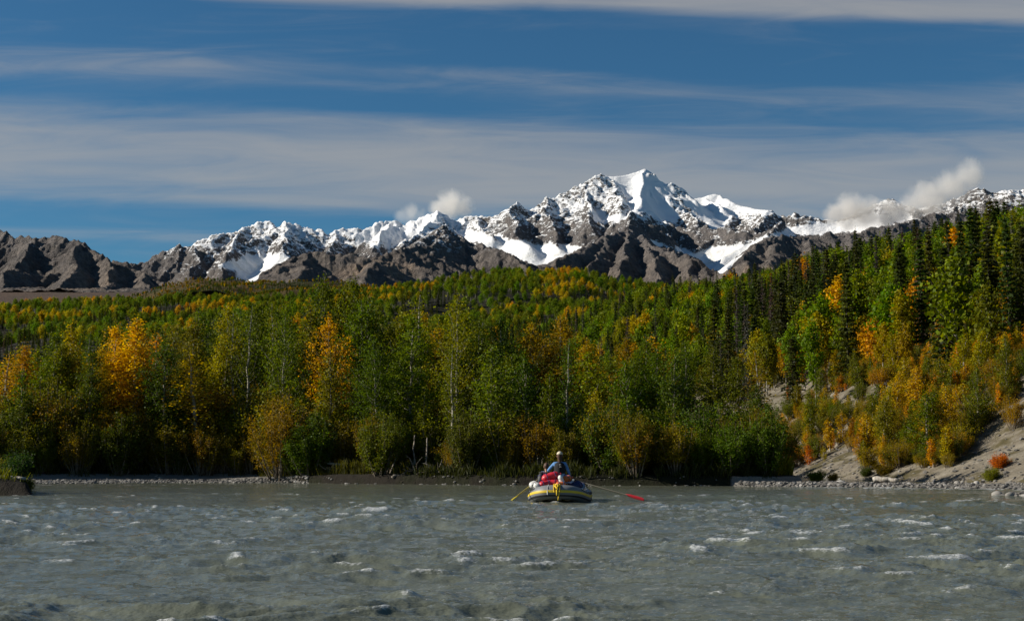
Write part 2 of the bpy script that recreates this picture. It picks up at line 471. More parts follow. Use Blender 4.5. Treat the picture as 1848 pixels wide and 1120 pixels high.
    for k, pg in enumerate(polys):
        ins = np.zeros(X.shape, bool)
        for (ax, ay), (bx, by) in zip(pg, pg[1:] + pg[:1]):
            c = ((ay > jy) != (by > jy)) & (jx < (bx - ax) * (jy - ay) / (by - ay + 1e-9) + ax)
            ins ^= c
        ice = np.maximum(ice, ins * (0.55 if k == 8 else 1.0))
    def blur(A, n):
        for _ in range(n):
            A = (A + np.roll(A, 1, 0) + np.roll(A, -1, 0)) / 3
            A = (A + np.roll(A, 1, 1) + np.roll(A, -1, 1)) / 3
        return A
    hi_ice = blur((ice > 0.9).astype(float), 3)
    far = (py < 404) & (D[:, None] > 12800)                 # keep the skyline as it is
    Hs = blur(H, 9)
    k = hi_ice * np.where(far, 0.35, 0.85)
    H = H * (1 - k) + Hs * k
    # crags and gullies
    steep = sstep(700, 1500, H)
    rough = (1 - 0.92 * hi_ice)
    det = 0.55 * ridged(wx / 330, wy / 430, 4, 92, 0.55) - 0.4
    H = H + rough * steep * 42 * det + rough * steep * 15 * ridged(wx / 115, wy / 170, 3, 94, 0.55) + rough * 11 * fbm(X / 70, Y / 90, 3, 97, 0.6)
    H = H + hi_ice * 7 * fbm(X / 260, Y / 160, 3, 99)
    V = np.stack([X, Y, H], -1).reshape(-1, 3)
    Q = grid_quads(nd, nt)
    # cut the sheet into three ranges, along lines that follow the ground
    me = mesh_np('mountains', V, Q)
    attr(me, 'ice', np.maximum(blur(ice, 1), 0).ravel())
    bias = np.interp(px, [-400, 250, 330, 420, 780, 860, 900, 1100, 1130, 1400, 1500, 2000], [-.1, -.1, .12, .34, .34, .18, -.10, -.06, -.06, -.16, -.28, -.30])
    attr(me, 'snow_bias', bias.ravel())
    t_ = NT('mountain_rock_and_snow')
    g = t_.n('ShaderNodeNewGeometry')
    sp = t_.n('ShaderNodeSeparateXYZ'); t_.t.links.new(g.outputs['Position'], sp.inputs[0])
    sn = t_.n('ShaderNodeSeparateXYZ'); t_.t.links.new(g.outputs['Normal'], sn.inputs[0])
    alt = t_.step(sp.outputs['Z'], 1500, 2450)
    n1 = t_.noise(1 / 700.0, 4, 0.6, t_.pos())
    n2 = t_.noise(1 / 42.0, 5, 0.72, t_.pos((1, 1, 0.8)), 0.6)
    strata = t_.noise(1 / 55.0, 5, 0.68, t_.pos((0.4, 0.4, 1.9), (R(14), R(-24), 0)), 1.2)
    gul = t_.noise(1 / 130.0, 6, 0.6, t_.pos((1.25, 1.25, 0.55), (0, 0, R(25))), 0.5, 'RIDGED_MULTIFRACTAL')
    talus = t_.noise(1 / 26.0, 6, 0.75, t_.pos((1.1, 1.1, 0.6)), 0.8)
    s = t_.math('MULTIPLY', alt, 0.85)
    s = t_.math('ADD', s, t_.math('MULTIPLY', t_.math('SUBTRACT', talus, 0.5), 1.6))
    s = t_.math('ADD', s, t_.math('MULTIPLY', t_.math('SUBTRACT', n1, 0.5), 0.9))
    s = t_.math('ADD', s, t_.math('MULTIPLY', t_.math('SUBTRACT', n2, 0.5), 2.5))
    s = t_.math('ADD', s, t_.math('MULTIPLY', t_.math('SUBTRACT', strata, 0.5), 2.3))
    s = t_.math('ADD', s, t_.math('MULTIPLY', t_.math('SUBTRACT', sn.outputs['Z'], 0.80), 0.9))
    ia, _ = t_.att('ice')
    sb, _ = t_.att('snow_bias')
    s = t_.math('ADD', s, sb)
    s = t_.math('ADD', s, t_.math('MULTIPLY', ia, 0.9))
    snow = t_.step(s, 0.40, 0.62)
    snow = t_.math('MULTIPLY', snow, t_.step(sp.outputs['Z'], 1380, 1600))
    snow = t_.math('MAXIMUM', snow, t_.step(t_.math('ADD', ia, t_.math('MULTIPLY', t_.math('SUBTRACT', n2, 0.5), 0.5)), 0.55, 0.8))
    rockn = t_.noise(1 / 240.0, 6, 0.66, t_.pos((1, 1, 0.8)))
    rock_hi = t_.mix(t_.step(strata, 0.35, 0.65), (0.155, 0.138, 0.126), (0.072, 0.067, 0.069))
    rock_lo = t_.mix(t_.step(rockn, 0.38, 0.62), (0.072, 0.063, 0.058), (0.138, 0.116, 0.098))
    rock = t_.mix(t_.step(sp.outputs['Z'], 1250, 1750), rock_lo, rock_hi)
    # tan and rust coloured scree on the low slopes
    rock = t_.mix(t_.math('MULTIPLY', t_.step(n1, 0.5, 0.65), t_.step(sp.outputs['Z'], 1500, 1150)), rock, (0.18, 0.135, 0.10))
    rock = t_.mix(1.0, rock, t_.step(t_.math('ADD', t_.math('MULTIPLY', talus, 0.65), t_.math('MULTIPLY', strata, 0.35)), 0.33, 0.67, 0.62, 1.85), 'MULTIPLY')
    dirt = t_.noise(1 / 180.0, 5, 0.6, t_.pos((1, 1, 1)))
    icec = t_.mix(t_.step(dirt, 0.52, 0.75), (0.84, 0.84, 0.83), (0.62, 0.60, 0.54))
    snowc = t_.mix(t_.math('MULTIPLY', ia, t_.step(sp.outputs['Z'], 2150, 1850)), (0.86, 0.86, 0.86), icec)
    col = t_.mix(snow, rock, snowc)
    rb = t_.noise(1 / 45.0, 6, 0.7, t_.pos())
    rb = t_.math('ADD', rb, t_.math('MULTIPLY', gul, 0.55))
    hb = t_.math('ADD', t_.math('MULTIPLY', rb, t_.math('SUBTRACT', 1.0, t_.math('MULTIPLY', snow, 0.75))), t_.math('MULTIPLY', strata, 0.25))
    nm = t_.bump(hb, 46.0, 1.0)
    o = link('mountains', me, t_.done(t_.bsdf(col, 0.85, 0.15, nm)))
    tag(o, 'snow covered rocky mountain range with glaciers behind the forest', 'mountain', kind='structure')
build_mountains()

# ================================================================== LAND
# bank of the near wood: its waterline as a distance for every column of the picture
SH_T = (np.array([-900, -300, 60, 300, 500, 700, 900, 1100, 1300, 1400, 1450, 1468]) - CX) / F
SH_D = np.array([84, 83, 82.5, 86, 85.5, 80.5, 77, 75.5, 75, 75.5, 77, 80.5])
BASE = [(29.5, 40), (28.6, 66), (27.5, 80), (25.0, 92), (22.5, 104), (20.5, 125), (18.5, 145), (8, 220), (-10, 290), (-38, 390), (-70, 500), (-130, 700), (-260, 1100)]
BX = lambda y: np.interp(y, [p[1] for p in BASE], [p[0] for p in BASE])
SKY_PX = np.array([-1500, -400, 0, 120, 235, 300, 420, 560, 640, 760, 850, 900, 930, 1000, 1050, 1090, 1130, 1200, 1280, 1500, 2400])
SKY_PY = np.array([575, 570, 563, 553, 551, 548, 546, 540, 534, 522, 508, 500, 496, 496, 500, 510, 520, 526, 530, 540, 560])
def bank_d(X, Y):
    """metres inland from the near wood's waterline (negative in the water)"""
    t = X / np.maximum(Y, 1.0)
    d1 = Y - np.interp(t, SH_T, SH_D)
    tip = 15.9 + 0.10 * np.sin(Y * 0.7) - 0.115 * np.maximum(Y - 80, 0) - np.maximum(77.5 - Y, 0) * 0.6
    d2 = (tip - X) * 0.9
    return np.minimum(d1, d2)
def bluff_d(X, Y):
    return (X - BX(Y)) * np.interp(Y, [0, 150, 300, 500, 1100], [1.0, 0.98, 0.94, 0.92, 0.9])
def land_h(X, Y, detail=True):
    X = np.asarray(X, float); Y = np.asarray(Y, float)
    bd = bank_d(X, Y)
    low = np.where(bd < 0, -0.6, 0.0)
    t = X / np.maximum(Y, 1.0); px = CX + F * t
    # low gravel strip at the left, cut bank further right
    cut = sstep(380, 640, px)
    strip = np.interp(bd, [-3, 0, 4.0, 6.5, 20, 60], [-0.5, 0.0, 0.24, 0.8, 1.0, 1.2])
    bank = np.interp(bd, [-0.6, 0, 0.2, 0.5, 3, 30, 80], [-0.6, -0.02, 0.46, 0.56, 0.60, 1.1, 1.3])
    low = strip * (1 - cut) + bank * cut
    low = np.where(Y > 260, np.maximum(low, 0.5), low)
    # far wooded slope
    e = np.interp(px, SKY_PX, [tan_el(v) for v in SKY_PY])
    u = np.clip((Y - 230) / (1350 - 230), 0, 1)
    far = e * (0.10 * u + 0.90 * sstep(-0.12, 1.05, u)) * Y * np.where(Y > 1350, np.maximum(0.2, 1 - (Y - 1350) / 900), 1) * sstep(160, 300, Y)
    far = far + 1.2 * u
    # bluff on the right
    b = bluff_d(X, Y)
    top = np.interp(Y, [0, 130, 200, 290, 400, 520, 800, 1200], [30, 33, 38, 46, 54, 62, 70, 60])
    rise = np.interp(b, [-3, 0, 1.2, 5.0, 400], [-0.7, 0.0, 0.6, 2.2, 2.2 + 395 * 0.64])
    bl = top * np.tanh(np.maximum(rise, 0) / top * 0.98) * np.where(rise > 0, 1, 0) + np.minimum(rise, 0)
    bl = bl + np.maximum(b - 90, 0) * 0.05
    bl = np.where(Y < 30, np.minimum(bl, 6), bl)
    # gravel bar running out into the river in front of it
    barc = np.interp(X, [11.5, 16, 21, 26, 31], [74.4, 72.8, 69.5, 64.5, 60.5])
    barw = np.interp(X, [11.5, 13, 17, 22, 27, 31], [0.2, 0.9, 2.0, 3.0, 4.6, 6.5])
    bar = 0.20 - 0.5 * (np.abs(Y - barc) / np.maximum(barw, 0.1)) ** 2
    bar = np.where((X > 11.5) & (X < 40), np.maximum(bar, -0.6), -0.6)
    bar2 = 0.30 - 0.55 * (((X - 21.9) / 4.4) ** 2 + ((Y - 53.6) / 1.6) ** 2)
    bar2 = np.maximum(bar2, -0.6)
    # spit of cut bank at the far left, close by
    lx = -0.3385 * Y - X + 0.25 * np.sin(Y * 2.1)
    d3 = np.minimum(lx, np.minimum(Y - 54.3 - 0.06 * lx, 63 - Y))
    spit = np.interp(d3, [-1.0, 0, 0.25, 0.6, 3], [-0.6, -0.02, 0.45, 0.62, 0.7])
    H = np.maximum.reduce([low, far, bl, bar, bar2, spit])
    if detail:
        k = sstep(0.15, 1.5, H)
        H = H + k * (0.10 * fbm(X / 2.2, Y / 2.2, 3, 120) + 0.05 * fbm(X / 0.6, Y / 0.6, 2, 124))
        onb = sstep(0.5, 6, bl) * (bl >= H - 1.5)
        # erosion runnels down the scree
        H = H + onb * (0.45 * ridged((Y + 0.55 * X) / 6.0, (X - Y * 0.3) / 30.0, 3, 126) * sstep(0, 6, b) + 0.9 * fbm(X / 16, Y / 16, 3, 129))
        H = H + sstep(180, 400, Y) * (4.0 * fbm(X / 70, Y / 110, 3, 133) * sstep(3, 20, H)) + sstep(300, 600, Y) * (1 - sstep(1000, 1300, Y)) * 15 * fbm(X / 190, Y / 170, 2, 137)
    return H
def build_land():
    t = np.concatenate([np.linspace(-1.4, -0.46, 40)[:-1], np.linspace(-0.46, 0.46, 500), np.linspace(0.46, 1.4, 40)[1:]])
    D = np.concatenate([np.arange(34, 52, 1.0), np.arange(52, 73, 0.3), np.arange(73, 89, 0.15), np.arange(89, 112, .35), np.geomspace(112, 400, 150), np.geomspace(403, 2300, 110)])
    X = D[:, None] * t[None, :]; Y = np.repeat(D[:, None], len(t), 1)
    H = land_h(X, Y)
    me = mesh_np('land', np.stack([X, Y, H], -1).reshape(-1, 3), grid_quads(*X.shape))
    b = bluff_d(X, Y)
    scree = sstep(-2, 0.5, b) * (Y < 420) * (1 - sstep(26, 34, b + 5 * fbm(X / 9, Y / 9, 3, 140)))
    pxx = CX + F * X / Y
    gravel = (H < 0.5) * np.where((X > 11.5) & (Y < 82), 1.0, (1 - sstep(430, 560, pxx)) * (Y > 66))
    attr(me, 'scree', scree.ravel())
    attr(me, 'gravel', gravel.ravel())
    m = NT('river_bank_ground')
    sc, _ = m.att('scree'); gr, _ = m.att('gravel')
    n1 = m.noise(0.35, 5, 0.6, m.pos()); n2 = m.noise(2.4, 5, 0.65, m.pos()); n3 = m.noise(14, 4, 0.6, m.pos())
    shade_soil = m.mix(n2, (0.009, 0.008, 0.006), (0.024, 0.019, 0.013))  # soil tones darkened so the cut bank's shade is in the colour
    shade_moss = m.mix(m.step(n1, 0.4, 0.6), shade_soil, (0.014, 0.015, 0.006))  # moss patches, darkened too to stand in for the bank's shade
    streak = m.noise(0.5, 5, 0.62, m.pos((0.25, 1.3, 0.3), (0, 0, R(-32))))
    scr = m.mix(m.step(streak, 0.33, 0.66), (0.215, 0.190, 0.145), (0.130, 0.110, 0.080))
    scr = m.mix(m.step(n2, 0.52, 0.75), scr, (0.28, 0.255, 0.21))
    scr = m.mix(m.step(n1, 0.50, 0.62), scr, (0.085, 0.072, 0.035))
    grv = m.mix(n3, (0.10, 0.095, 0.085), (0.27, 0.25, 0.22))
    col = m.mix(gr, shade_moss, grv)
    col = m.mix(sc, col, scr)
    hb = m.math('ADD', n2, m.math('MULTIPLY', n3, 0.35))
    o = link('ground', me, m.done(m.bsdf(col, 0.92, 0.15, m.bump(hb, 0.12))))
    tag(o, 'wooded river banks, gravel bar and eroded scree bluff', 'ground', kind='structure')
build_land()

def far_h(X, Y):
    px = CX + F * X / Y
    plain = np.interp(Y, [2300, 3000, 4200, 7600], [tan_el(600) * 2300, tan_el(560) * 3000, tan_el(545) * 4200, tan_el(526) * 7600])
    crest_py = np.interp(px, [-700, 150, 215, 240, 290, 335, 370, 420, 455, 480, 540, 600, 640, 720, 800, 1100, 3000], [640, 600, 547, 535, 522, 512, 509, 513, 518, 515, 514, 518, 520, 524, 531, 543, 560])
    cr_ = (st + (CY - crest_py) / F * ct) / (ct - (CY - crest_py) / F * st) * 2900
    hill = cr_ - np.abs(Y - 2900 + 130 * perlin(X / 900, Y / 900, 150)) * 0.16
    return np.maximum(plain + 5 * fbm(X / 160, Y / 300, 4, 151), hill + 9 * fbm(X / 110, Y / 150, 4, 155))
def build_far_hills():
    """open tundra and a low scrubby hill between the wood and the mountains"""
    t = np.linspace(-0.62, 0.62, 420)
    D = np.concatenate([np.geomspace(2300, 3600, 60), np.geomspace(3640, 7600, 60)])
    X = D[:, None] * t[None, :]; Y = np.repeat(D[:, None], len(t), 1)
    H = far_h(X, Y)
    me = mesh_np('far_hills', np.stack([X, Y, H], -1).reshape(-1, 3), grid_quads(*X.shape))
    m = NT('tundra')
    n1 = m.noise(1 / 130.0, 5, 0.62, m.pos()); n2 = m.noise(1 / 22.0, 5, 0.68, m.pos())
    g = m.n('ShaderNodeNewGeometry'); sp = m.n('ShaderNodeSeparateXYZ'); m.t.links.new(g.outputs['Position'], sp.inputs[0])
    scrub = m.mix(m.step(n1, 0.42, 0.58), (0.085, 0.058, 0.020), (0.020, 0.030, 0.010))
    scrub = m.mix(m.step(n2, 0.55, 0.72), scrub, (0.15, 0.075, 0.025))
    tun = m.mix(n2, (0.070, 0.048, 0.036), (0.115, 0.078, 0.055))
    tun = m.mix(m.step(n1, 0.5, 0.62), tun, (0.075, 0.062, 0.045))
    col = m.mix(m.step(sp.outputs['Y'], 3250, 3600), scrub, tun)
    o = link('far_hills', me, m.done(m.bsdf(col, 0.95, 0.1, m.bump(n2, 9.0))))
    tag(o, 'brown tundra and low scrubby hill below the mountains', 'hill', kind='structure')
build_far_hills()

# ================================================================== TREES
def leaf_mat(name, inst=False):
    t = NT(name)
    if inst:
        a = t.n('ShaderNodeAttribute', attribute_name='col', attribute_type='INSTANCER'); base = a.outputs['Color']
    else:
        oi = t.n('ShaderNodeObjectInfo'); base = oi.outputs['Color']
    g = t.n('ShaderNodeNewGeometry')
    r = g.outputs['Random Per Island']
    hs = t.n('ShaderNodeHueSaturation')
    t.set(hs.inputs['Hue'], t.math('ADD', 0.484, t.math('MULTIPLY', r, 0.034)))
    t.set(hs.inputs['Saturation'], 1.08)
    w = t.n('ShaderNodeTexWhiteNoise', noise_dimensions='1D'); t.set(w.inputs['W'], t.math('MULTIPLY', r, 77.7))
    t.set(hs.inputs['Value'], t.math('ADD', 0.58, t.math('MULTIPLY', w.outputs['Value'], 1.15)))
    t.set(hs.inputs['Color'], base)
    d = t.bsdf(hs.outputs[0], 0.6, 0.18)
    tr = t.n('ShaderNodeBsdfTranslucent')
    t.set(tr.inputs['Color'], t.mix(1.0, hs.outputs[0], (1.25, 1.15, 0.6), 'MULTIPLY'))
    mx = t.n('ShaderNodeMixShader'); mx.inputs[0].default_value = 0.46
    t.t.links.new(d, mx.inputs[1]); t.t.links.new(tr.outputs[0], mx.inputs[2])
    return t.done(mx.outputs[0])
LEAF, LEAF_I = leaf_mat('leaves'), leaf_mat('leaves_of_the_far_wood', True)
def bark_mat(name, a, b, sc):
    t = NT(name)
    n = t.noise(sc, 5, 0.7, t.ocoord((1, 1, 0.35)))
    return t.done(t.bsdf(t.mix(t.step(n, 0.38, 0.62), a, b), 0.85, 0.2, t.bump(n, 0.02)))
BARK_PALE = bark_mat('pale_poplar_bark', (0.36, 0.33, 0.27), (0.15, 0.13, 0.10), 4.0)
BARK_DARK = bark_mat('dark_spruce_bark', (0.10, 0.085, 0.07), (0.045, 0.037, 0.030), 6.0)
BARK_STEM = bark_mat('willow_stem_bark', (0.20, 0.165, 0.12), (0.085, 0.065, 0.045), 8.0)
BARK_GREY = bark_mat('bleached_driftwood', (0.46, 0.42, 0.36), (0.26, 0.225, 0.18), 7.0)
BARK_DRY = bark_mat('weathered_grey_wood', (0.24, 0.21, 0.17), (0.12, 0.10, 0.08), 7.0)

class TB:
    """collects tubes and leaf quads as numpy blocks"""
    def __init__(s): s.v = []; s.q = []; s.n = 0
    def tube(s, pts, rad, k=5):
        pts = np.asarray(pts, float); n = len(pts)
        d = np.gradient(pts, axis=0); d /= np.linalg.norm(d, axis=1)[:, None] + 1e-9
        ref = np.where(np.abs(d[:, 2:3]) > 0.9, np.array([[1.0, 0, 0]]), np.array([[0, 0, 1.0]]))
        a = np.cross(d, ref); a /= np.linalg.norm(a, axis=1)[:, None] + 1e-9
        b = np.cross(d, a)
        th = np.arange(k) * 2 * np.pi / k
        r = np.asarray(rad, float)[:, None, None]
        V = pts[:, None, :] + r * (np.cos(th)[None, :, None] * a[:, None, :] + np.sin(th)[None, :, None] * b[:, None, :])
        i = np.arange(n - 1)[:, None] * k + np.arange(k)[None, :]
        j = np.arange(n - 1)[:, None] * k + (np.arange(k)[None, :] + 1) % k
        s.v.append(V.reshape(-1, 3)); s.q.append(np.stack([i, j, j + k, i + k], -1).reshape(-1, 4) + s.n); s.n += n * k
    def leaves(s, P, size, rs, aspect=0.75, up=0.35, along=None):
        P = np.asarray(P, float); n = len(P)
        N = rs.normal(size=(n, 3)); N[:, 2] = np.abs(N[:, 2]) * (1 + up); N /= np.linalg.norm(N, axis=1)[:, None]
        T = rs.normal(size=(n, 3)) if along is None else np.asarray(along, float) + 0.25 * rs.normal(size=(n, 3))
        T -= (T * N).sum(1)[:, None] * N; T /= np.linalg.norm(T, axis=1)[:, None] + 1e-9
        B = np.cross(N, T)
        sz = np.broadcast_to(np.asarray(size, float), (n,)) * rs.uniform(0.65, 1.3, n)
        h, w = (0.5 * sz)[:, None], (0.5 * sz * aspect)[:, None]
        V = np.stack([P - T * h, P + B * w + T * h * 0.1, P + T * h, P - B * w + T * h * 0.1], 1).reshape(-1, 3)
        s.v.append(V); s.q.append(np.arange(4 * n).reshape(-1, 4) + s.n); s.n += 4 * n
    def mesh(s, name, mat, smooth=False):
        me = mesh_np(name, np.concatenate(s.v), np.concatenate(s.q), smooth)
        me.materials.append(mat)
        return me
def bez(p0, p1, p2, n):
    t = np.linspace(0, 1, n)[:, None]
    return (1 - t) ** 2 * np.array(p0) + 2 * t * (1 - t) * np.array(p1) + t * t * np.array(p2)

PROTO = {}
def poplar(name, seed, h, w, nb, per, leaf, lo=0.16, dens=1.0, lean=0.25, ang=(28, 60), bark=None, sig=0.30, k=6):
    """tall broadleaf tree: pale stem, rising limbs, leaves in loose clumps"""
    rs = np.random.RandomState(seed)
    T, L = TB(), TB()
    z = np.linspace(0, h, 14)
    wob = np.cumsum(rs.normal(0, 0.05 * h / 14, (14, 2)), 0); wob[0] = 0
    sp = np.stack([wob[:, 0] + lean * (z / h) ** 2, wob[:, 1], z], 1)
    r0 = 0.0085 * h + 0.02
    T.tube(sp, r0 * (1 - z / h) ** 0.8 + 0.012, k)
    at_z = lambda q: np.array([np.interp(q, z, sp[:, 0]), np.interp(q, z, sp[:, 1]), q])
    az = rs.uniform(0, 6.28)
    P = []
    for i in range(nb):
        u = lo + (0.98 - lo) * ((i + rs.uniform(0, 1)) / nb) ** 0.9
        az += 2.4 + rs.uniform(-0.5, 0.5)
        prof = (0.55 + 0.45 * math.sin(math.pi * min(1, max(0, (u - lo) / (1 - lo))) ** 0.75)) * (1 - max(0, u - 0.62) / 0.42) ** 0.75
        Lb = w * prof * rs.uniform(0.6, 1.25)
        e = math.radians(rs.uniform(*ang))
        p0 = at_z(u * h * 0.97)
        d = np.array([math.cos(az), math.sin(az), 0.0])
        p1 = p0 + Lb * 0.55 * (d * math.cos(e * 0.6) + np.array([0, 0, math.sin(e * 0.6)]))
        p2 = p0 + Lb * (d * math.cos(e) + np.array([0, 0, 1.25 * math.sin(e)]))
        c = bez(p0, p1, p2, 6)
        T.tube(c, np.linspace(0.25 * r0 * (1.15 - u) + 0.012, 0.006, 6), 4)
        m = max(3, int(round(Lb / w * 9)))
        for q in range(m):
            f = 0.22 + 0.78 * (q + rs.uniform(0, 1)) / m
            pc = c[min(5, int(f * 5))] * (1 - (f * 5) % 1) + c[min(5, int(f * 5) + 1)] * ((f * 5) % 1)
            pc = pc + rs.normal(0, 0.10 * w, 3)
            n = int(per * dens * rs.uniform(0.45, 1.5))
            P.append(pc + rs.normal(0, 1, (n, 3)) * np.array([1, 1, 0.85]) * sig * rs.uniform(0.6, 1.2))
    m = int(per * 3)
    P.append(at_z(h * 0.97) + rs.normal(0, 1, (m, 3)) * np.array([0.22, 0.22, 0.55]) * sig * 2.2)
    P = np.concatenate(P)
    L.leaves(P, leaf, rs)
    PROTO[name] = (T.mesh(name + '_trunk', bark or BARK_PALE, True), L.mesh(name + '_crown', LEAF), h)
def spruce(name, seed, h, w, dead=0.0):
    rs = np.random.RandomState(seed)
    T, L = TB(), TB()
    z = np.linspace(0, h, 8)
    T.tube(np.stack([0 * z, 0 * z, z], 1), (0.010 * h + 0.02) * (1 - z / h) + 0.012, 5)
    P, A = [], []
    zz = 0.05 * h
    while zz < h * 0.985:
        u = zz / h
        R_ = w * (1 - u) ** 0.8 * rs.uniform(0.7, 1.12) + 0.06
        nb = rs.randint(6, 9)
        a0 = rs.uniform(0, 6.28)
        for i in range(nb):
            if rs.rand() < dead * 0.45 + 0.06: continue
            a = a0 + i * 6.283 / nb + rs.uniform(-0.3, 0.3)
            r = R_ * rs.uniform(0.6, 1.15)
            d = np.array([math.cos(a), math.sin(a), -0.28 + 0.35 * u])
            tip = np.array([0, 0, zz]) + d * r
            if rs.rand() < (0.25 + dead): T.tube(np.array([[0, 0, zz], tip * 0.6 + np.array([0, 0, zz * 0.4]), tip]), [0.025, 0.016, 0.007], 3)
            m = max(2, int((4 + r * 7) * (1 - 0.72 * dead)))
            f = rs.uniform(0.12, 1.05, m) ** 0.8
            side = np.array([-d[1], d[0], 0.0])
            q = np.array([0, 0, zz]) + d * (r * f)[:, None] + side * (rs.normal(0, 0.20, m) * r * (0.3 + 0.5 * (1 - f)))[:, None] + rs.normal(0, 0.05, (m, 3))
            P.append(q); A.append(np.repeat(d[None] + np.array([[0, 0, -0.25]]), m, 0))
        zz += rs.uniform(0.024, 0.038) * h
    P = np.concatenate(P); A = np.concatenate(A)
    L.leaves(P, (0.030 * h + 0.12) * (1 - 0.35 * dead), rs, 0.42, 0.5, A)
    L.leaves(np.stack([0 * z, 0 * z, z], 1)[-1:] + rs.normal(0, 1, (14, 3)) * np.array([.04, .04, .25]), 0.22, rs, 0.4, 0.2)
    PROTO[name] = (T.mesh(name + '_trunk', BARK_DARK, True), L.mesh(name + '_crown', LEAF), h)
def shrub(name, seed, h, w, stems, leaf, per, lo=0.25, flare=1.0):
    rs = np.random.RandomState(seed)
    T, L = TB(), TB(); P = []
    for i in range(stems):
        a = rs.uniform(0, 6.28); r = w * math.sqrt(rs.uniform(0.02, 1)); hh = h * rs.uniform(0.62, 1.05) * (1 - 0.25 * (r / w) ** 2)
        p0 = np.array([math.cos(a), math.sin(a), 0]) * r * 0.25 + np.array([0, 0, -0.15])
        p2 = np.array([math.cos(a) * r, math.sin(a) * r, hh])
        p1 = np.array([math.cos(a) * r * (0.55 + 0.2 * flare), math.sin(a) * r * (0.55 + 0.2 * flare), hh * 0.55]) + rs.normal(0, 0.08 * w, 3)
        c = bez(p0, p1, p2, 9)
        T.tube(c, np.linspace(0.010 * h + 0.006, 0.004, 9), 4)
        for j in range(3):
            f = rs.uniform(0.3, 0.85); b = c[int(f * 8)]
            e = b + rs.normal(0, 1, 3) * np.array([0.22, 0.22, 0.12]) * w + np.array([0, 0, 0.14 * h])
            T.tube(np.array([b, (b + e) / 2 + rs.normal(0, 0.03, 3), e]), [0.008, 0.006, 0.003], 3)
            n = int(per * 4 * rs.uniform(0.5, 1.3)); g = rs.uniform(0.25, 1.05, n)[:, None]
            P.append(b * (1 - g) + e * g + rs.normal(0, 0.055 * w + 0.05, (n, 3)))
        n = int(per * 7); f = rs.uniform(lo, 1.02, n) ** 0.85
        q = np.stack([np.interp(f, np.linspace(0, 1, 9), c[:, k]) for k in range(3)], 1)
        P.append(q + rs.normal(0, 0.05 * w + 0.06, (n, 3)))
    L.leaves(np.concatenate(P), leaf, rs, 0.5)
    PROTO[name] = (T.mesh(name + '_stems', BARK_STEM, True), L.mesh(name + '_foliage', LEAF), h)

for i in range(5): poplar(f'poplar{i}', 100 + i, 14, [1.9, 2.3, 1.6, 2.6, 2.0][i], [44, 46, 40, 50, 42][i], 30, 0.165, lo=[.16, .12, .22, .18, .10][i], dens=[1, 1.1, .9, .95, 1.15][i], lean=rnd.uniform(-.5, .5))
poplar('big_poplar', 131, 14, 2.9, 46, 26, 0.17, lo=.2, dens=0.8, ang=(30, 55))
poplar('thin_poplar', 133, 14, 1.3, 34, 15, 0.16, lo=.30, dens=0.7, ang=(30, 60))
for i in range(4): poplar(f'young{i}', 150 + i, 6, [1.0, 1.2, 0.8, 1.1][i], 30, 18, 0.13, lo=.05, lean=rnd.uniform(-.2, .2), sig=.2, k=5)
for i in range(4): poplar(f'aspen{i}', 170 + i, 11, [1.9, 1.6, 2.2, 1.8][i], [26, 24, 26, 22][i], 17, 0.30, lo=[.30, .38, .28, .34][i], lean=rnd.uniform(-.5, .5), sig=.36, k=5)
for i in range(3): poplar(f'round_aspen{i}', 180 + i, 9, [2.3, 2.0, 2.6][i], [22, 20, 24][i], 13, 0.40, lo=[.25, .32, .22][i], lean=rnd.uniform(-.4, .4), sig=.48, k=4, ang=(15, 50))
poplar('bare_aspen', 190, 11, 1.6, 22, 2, 0.28, lo=.4, dens=0.5, ang=(35, 65), k=5)
for i in range(3): poplar(f'sapling{i}', 200 + i, 4, [0.55, 0.7, 0.45][i], 24, 9, 0.14, lo=.05, lean=rnd.uniform(-.2, .2), sig=.14, k=4)
for i in range(4): spruce(f'spruce{i}', 220 + i, 13, [1.5, 1.25, 1.7, 1.35][i])
for i in range(2): spruce(f'dead_spruce{i}', 230 + i, 13, [1.15, 0.95][i], 0.5)
for i in range(4): shrub(f'willow{i}', 240 + i, 4, [1.5, 1.9, 1.3, 1.7][i], 24, 0.13, 13, lo=[.3, .22, .35, .25][i])
for i in range(2): shrub(f'alder{i}', 250 + i, 4, [1.9, 1.6][i], 26, 0.15, 19, lo=.10)
shrub('low_bush', 260, 1.3, 1.0, 22, 0.10, 14, lo=.08)
shrub('twiggy_bush', 262, 1.6, 1.1, 34, 0.06, 3, lo=.5)

# leaf colours (surface reflectance)
GREEN, DGREEN, LGREEN = (0.088, 0.120, 0.010), (0.052, 0.076, 0.009), (0.135, 0.185, 0.014)
OLIVE, YGREEN = (0.128, 0.124, 0.012), (0.22, 0.20, 0.014)
YELLOW, GOLD, ORANGE, RUST, RED = (0.46, 0.31, 0.014), (0.52, 0.29, 0.012), (0.48, 0.21, 0.012), (0.235, 0.14, 0.014), (0.44, 0.12, 0.03)
SPR, SPR2, DEAD = (0.032, 0.044, 0.011), (0.050, 0.064, 0.011), (0.062, 0.053, 0.044)
def jit(c, a=0.18):
    return tuple(v * rnd.uniform(1 - a, 1 + a) for v in c)
def lerp(a, b, t): return tuple(x + (y - x) * t for x, y in zip(a, b))
def plant(name, proto, loc, h, wide, colr, label, cat, group, crown='crown', trunk='trunk', rz=None, tilt=0.0):
    tm, lm, ph = PROTO[proto]
    o = empty(name, loc, rnd.uniform(0, 6.28) if rz is None else rz)
    if tilt: o.rotation_euler = (rnd.uniform(-tilt, tilt), rnd.uniform(-tilt, tilt), o.rotation_euler.z)
    s = h / ph
    o.scale = (s * wide, s * wide, s)
    link(trunk, tm, parent=o)
    c = link(crown, lm, parent=o)
    c.color = (*colr, 1)
    return tag(o, label, cat, group)
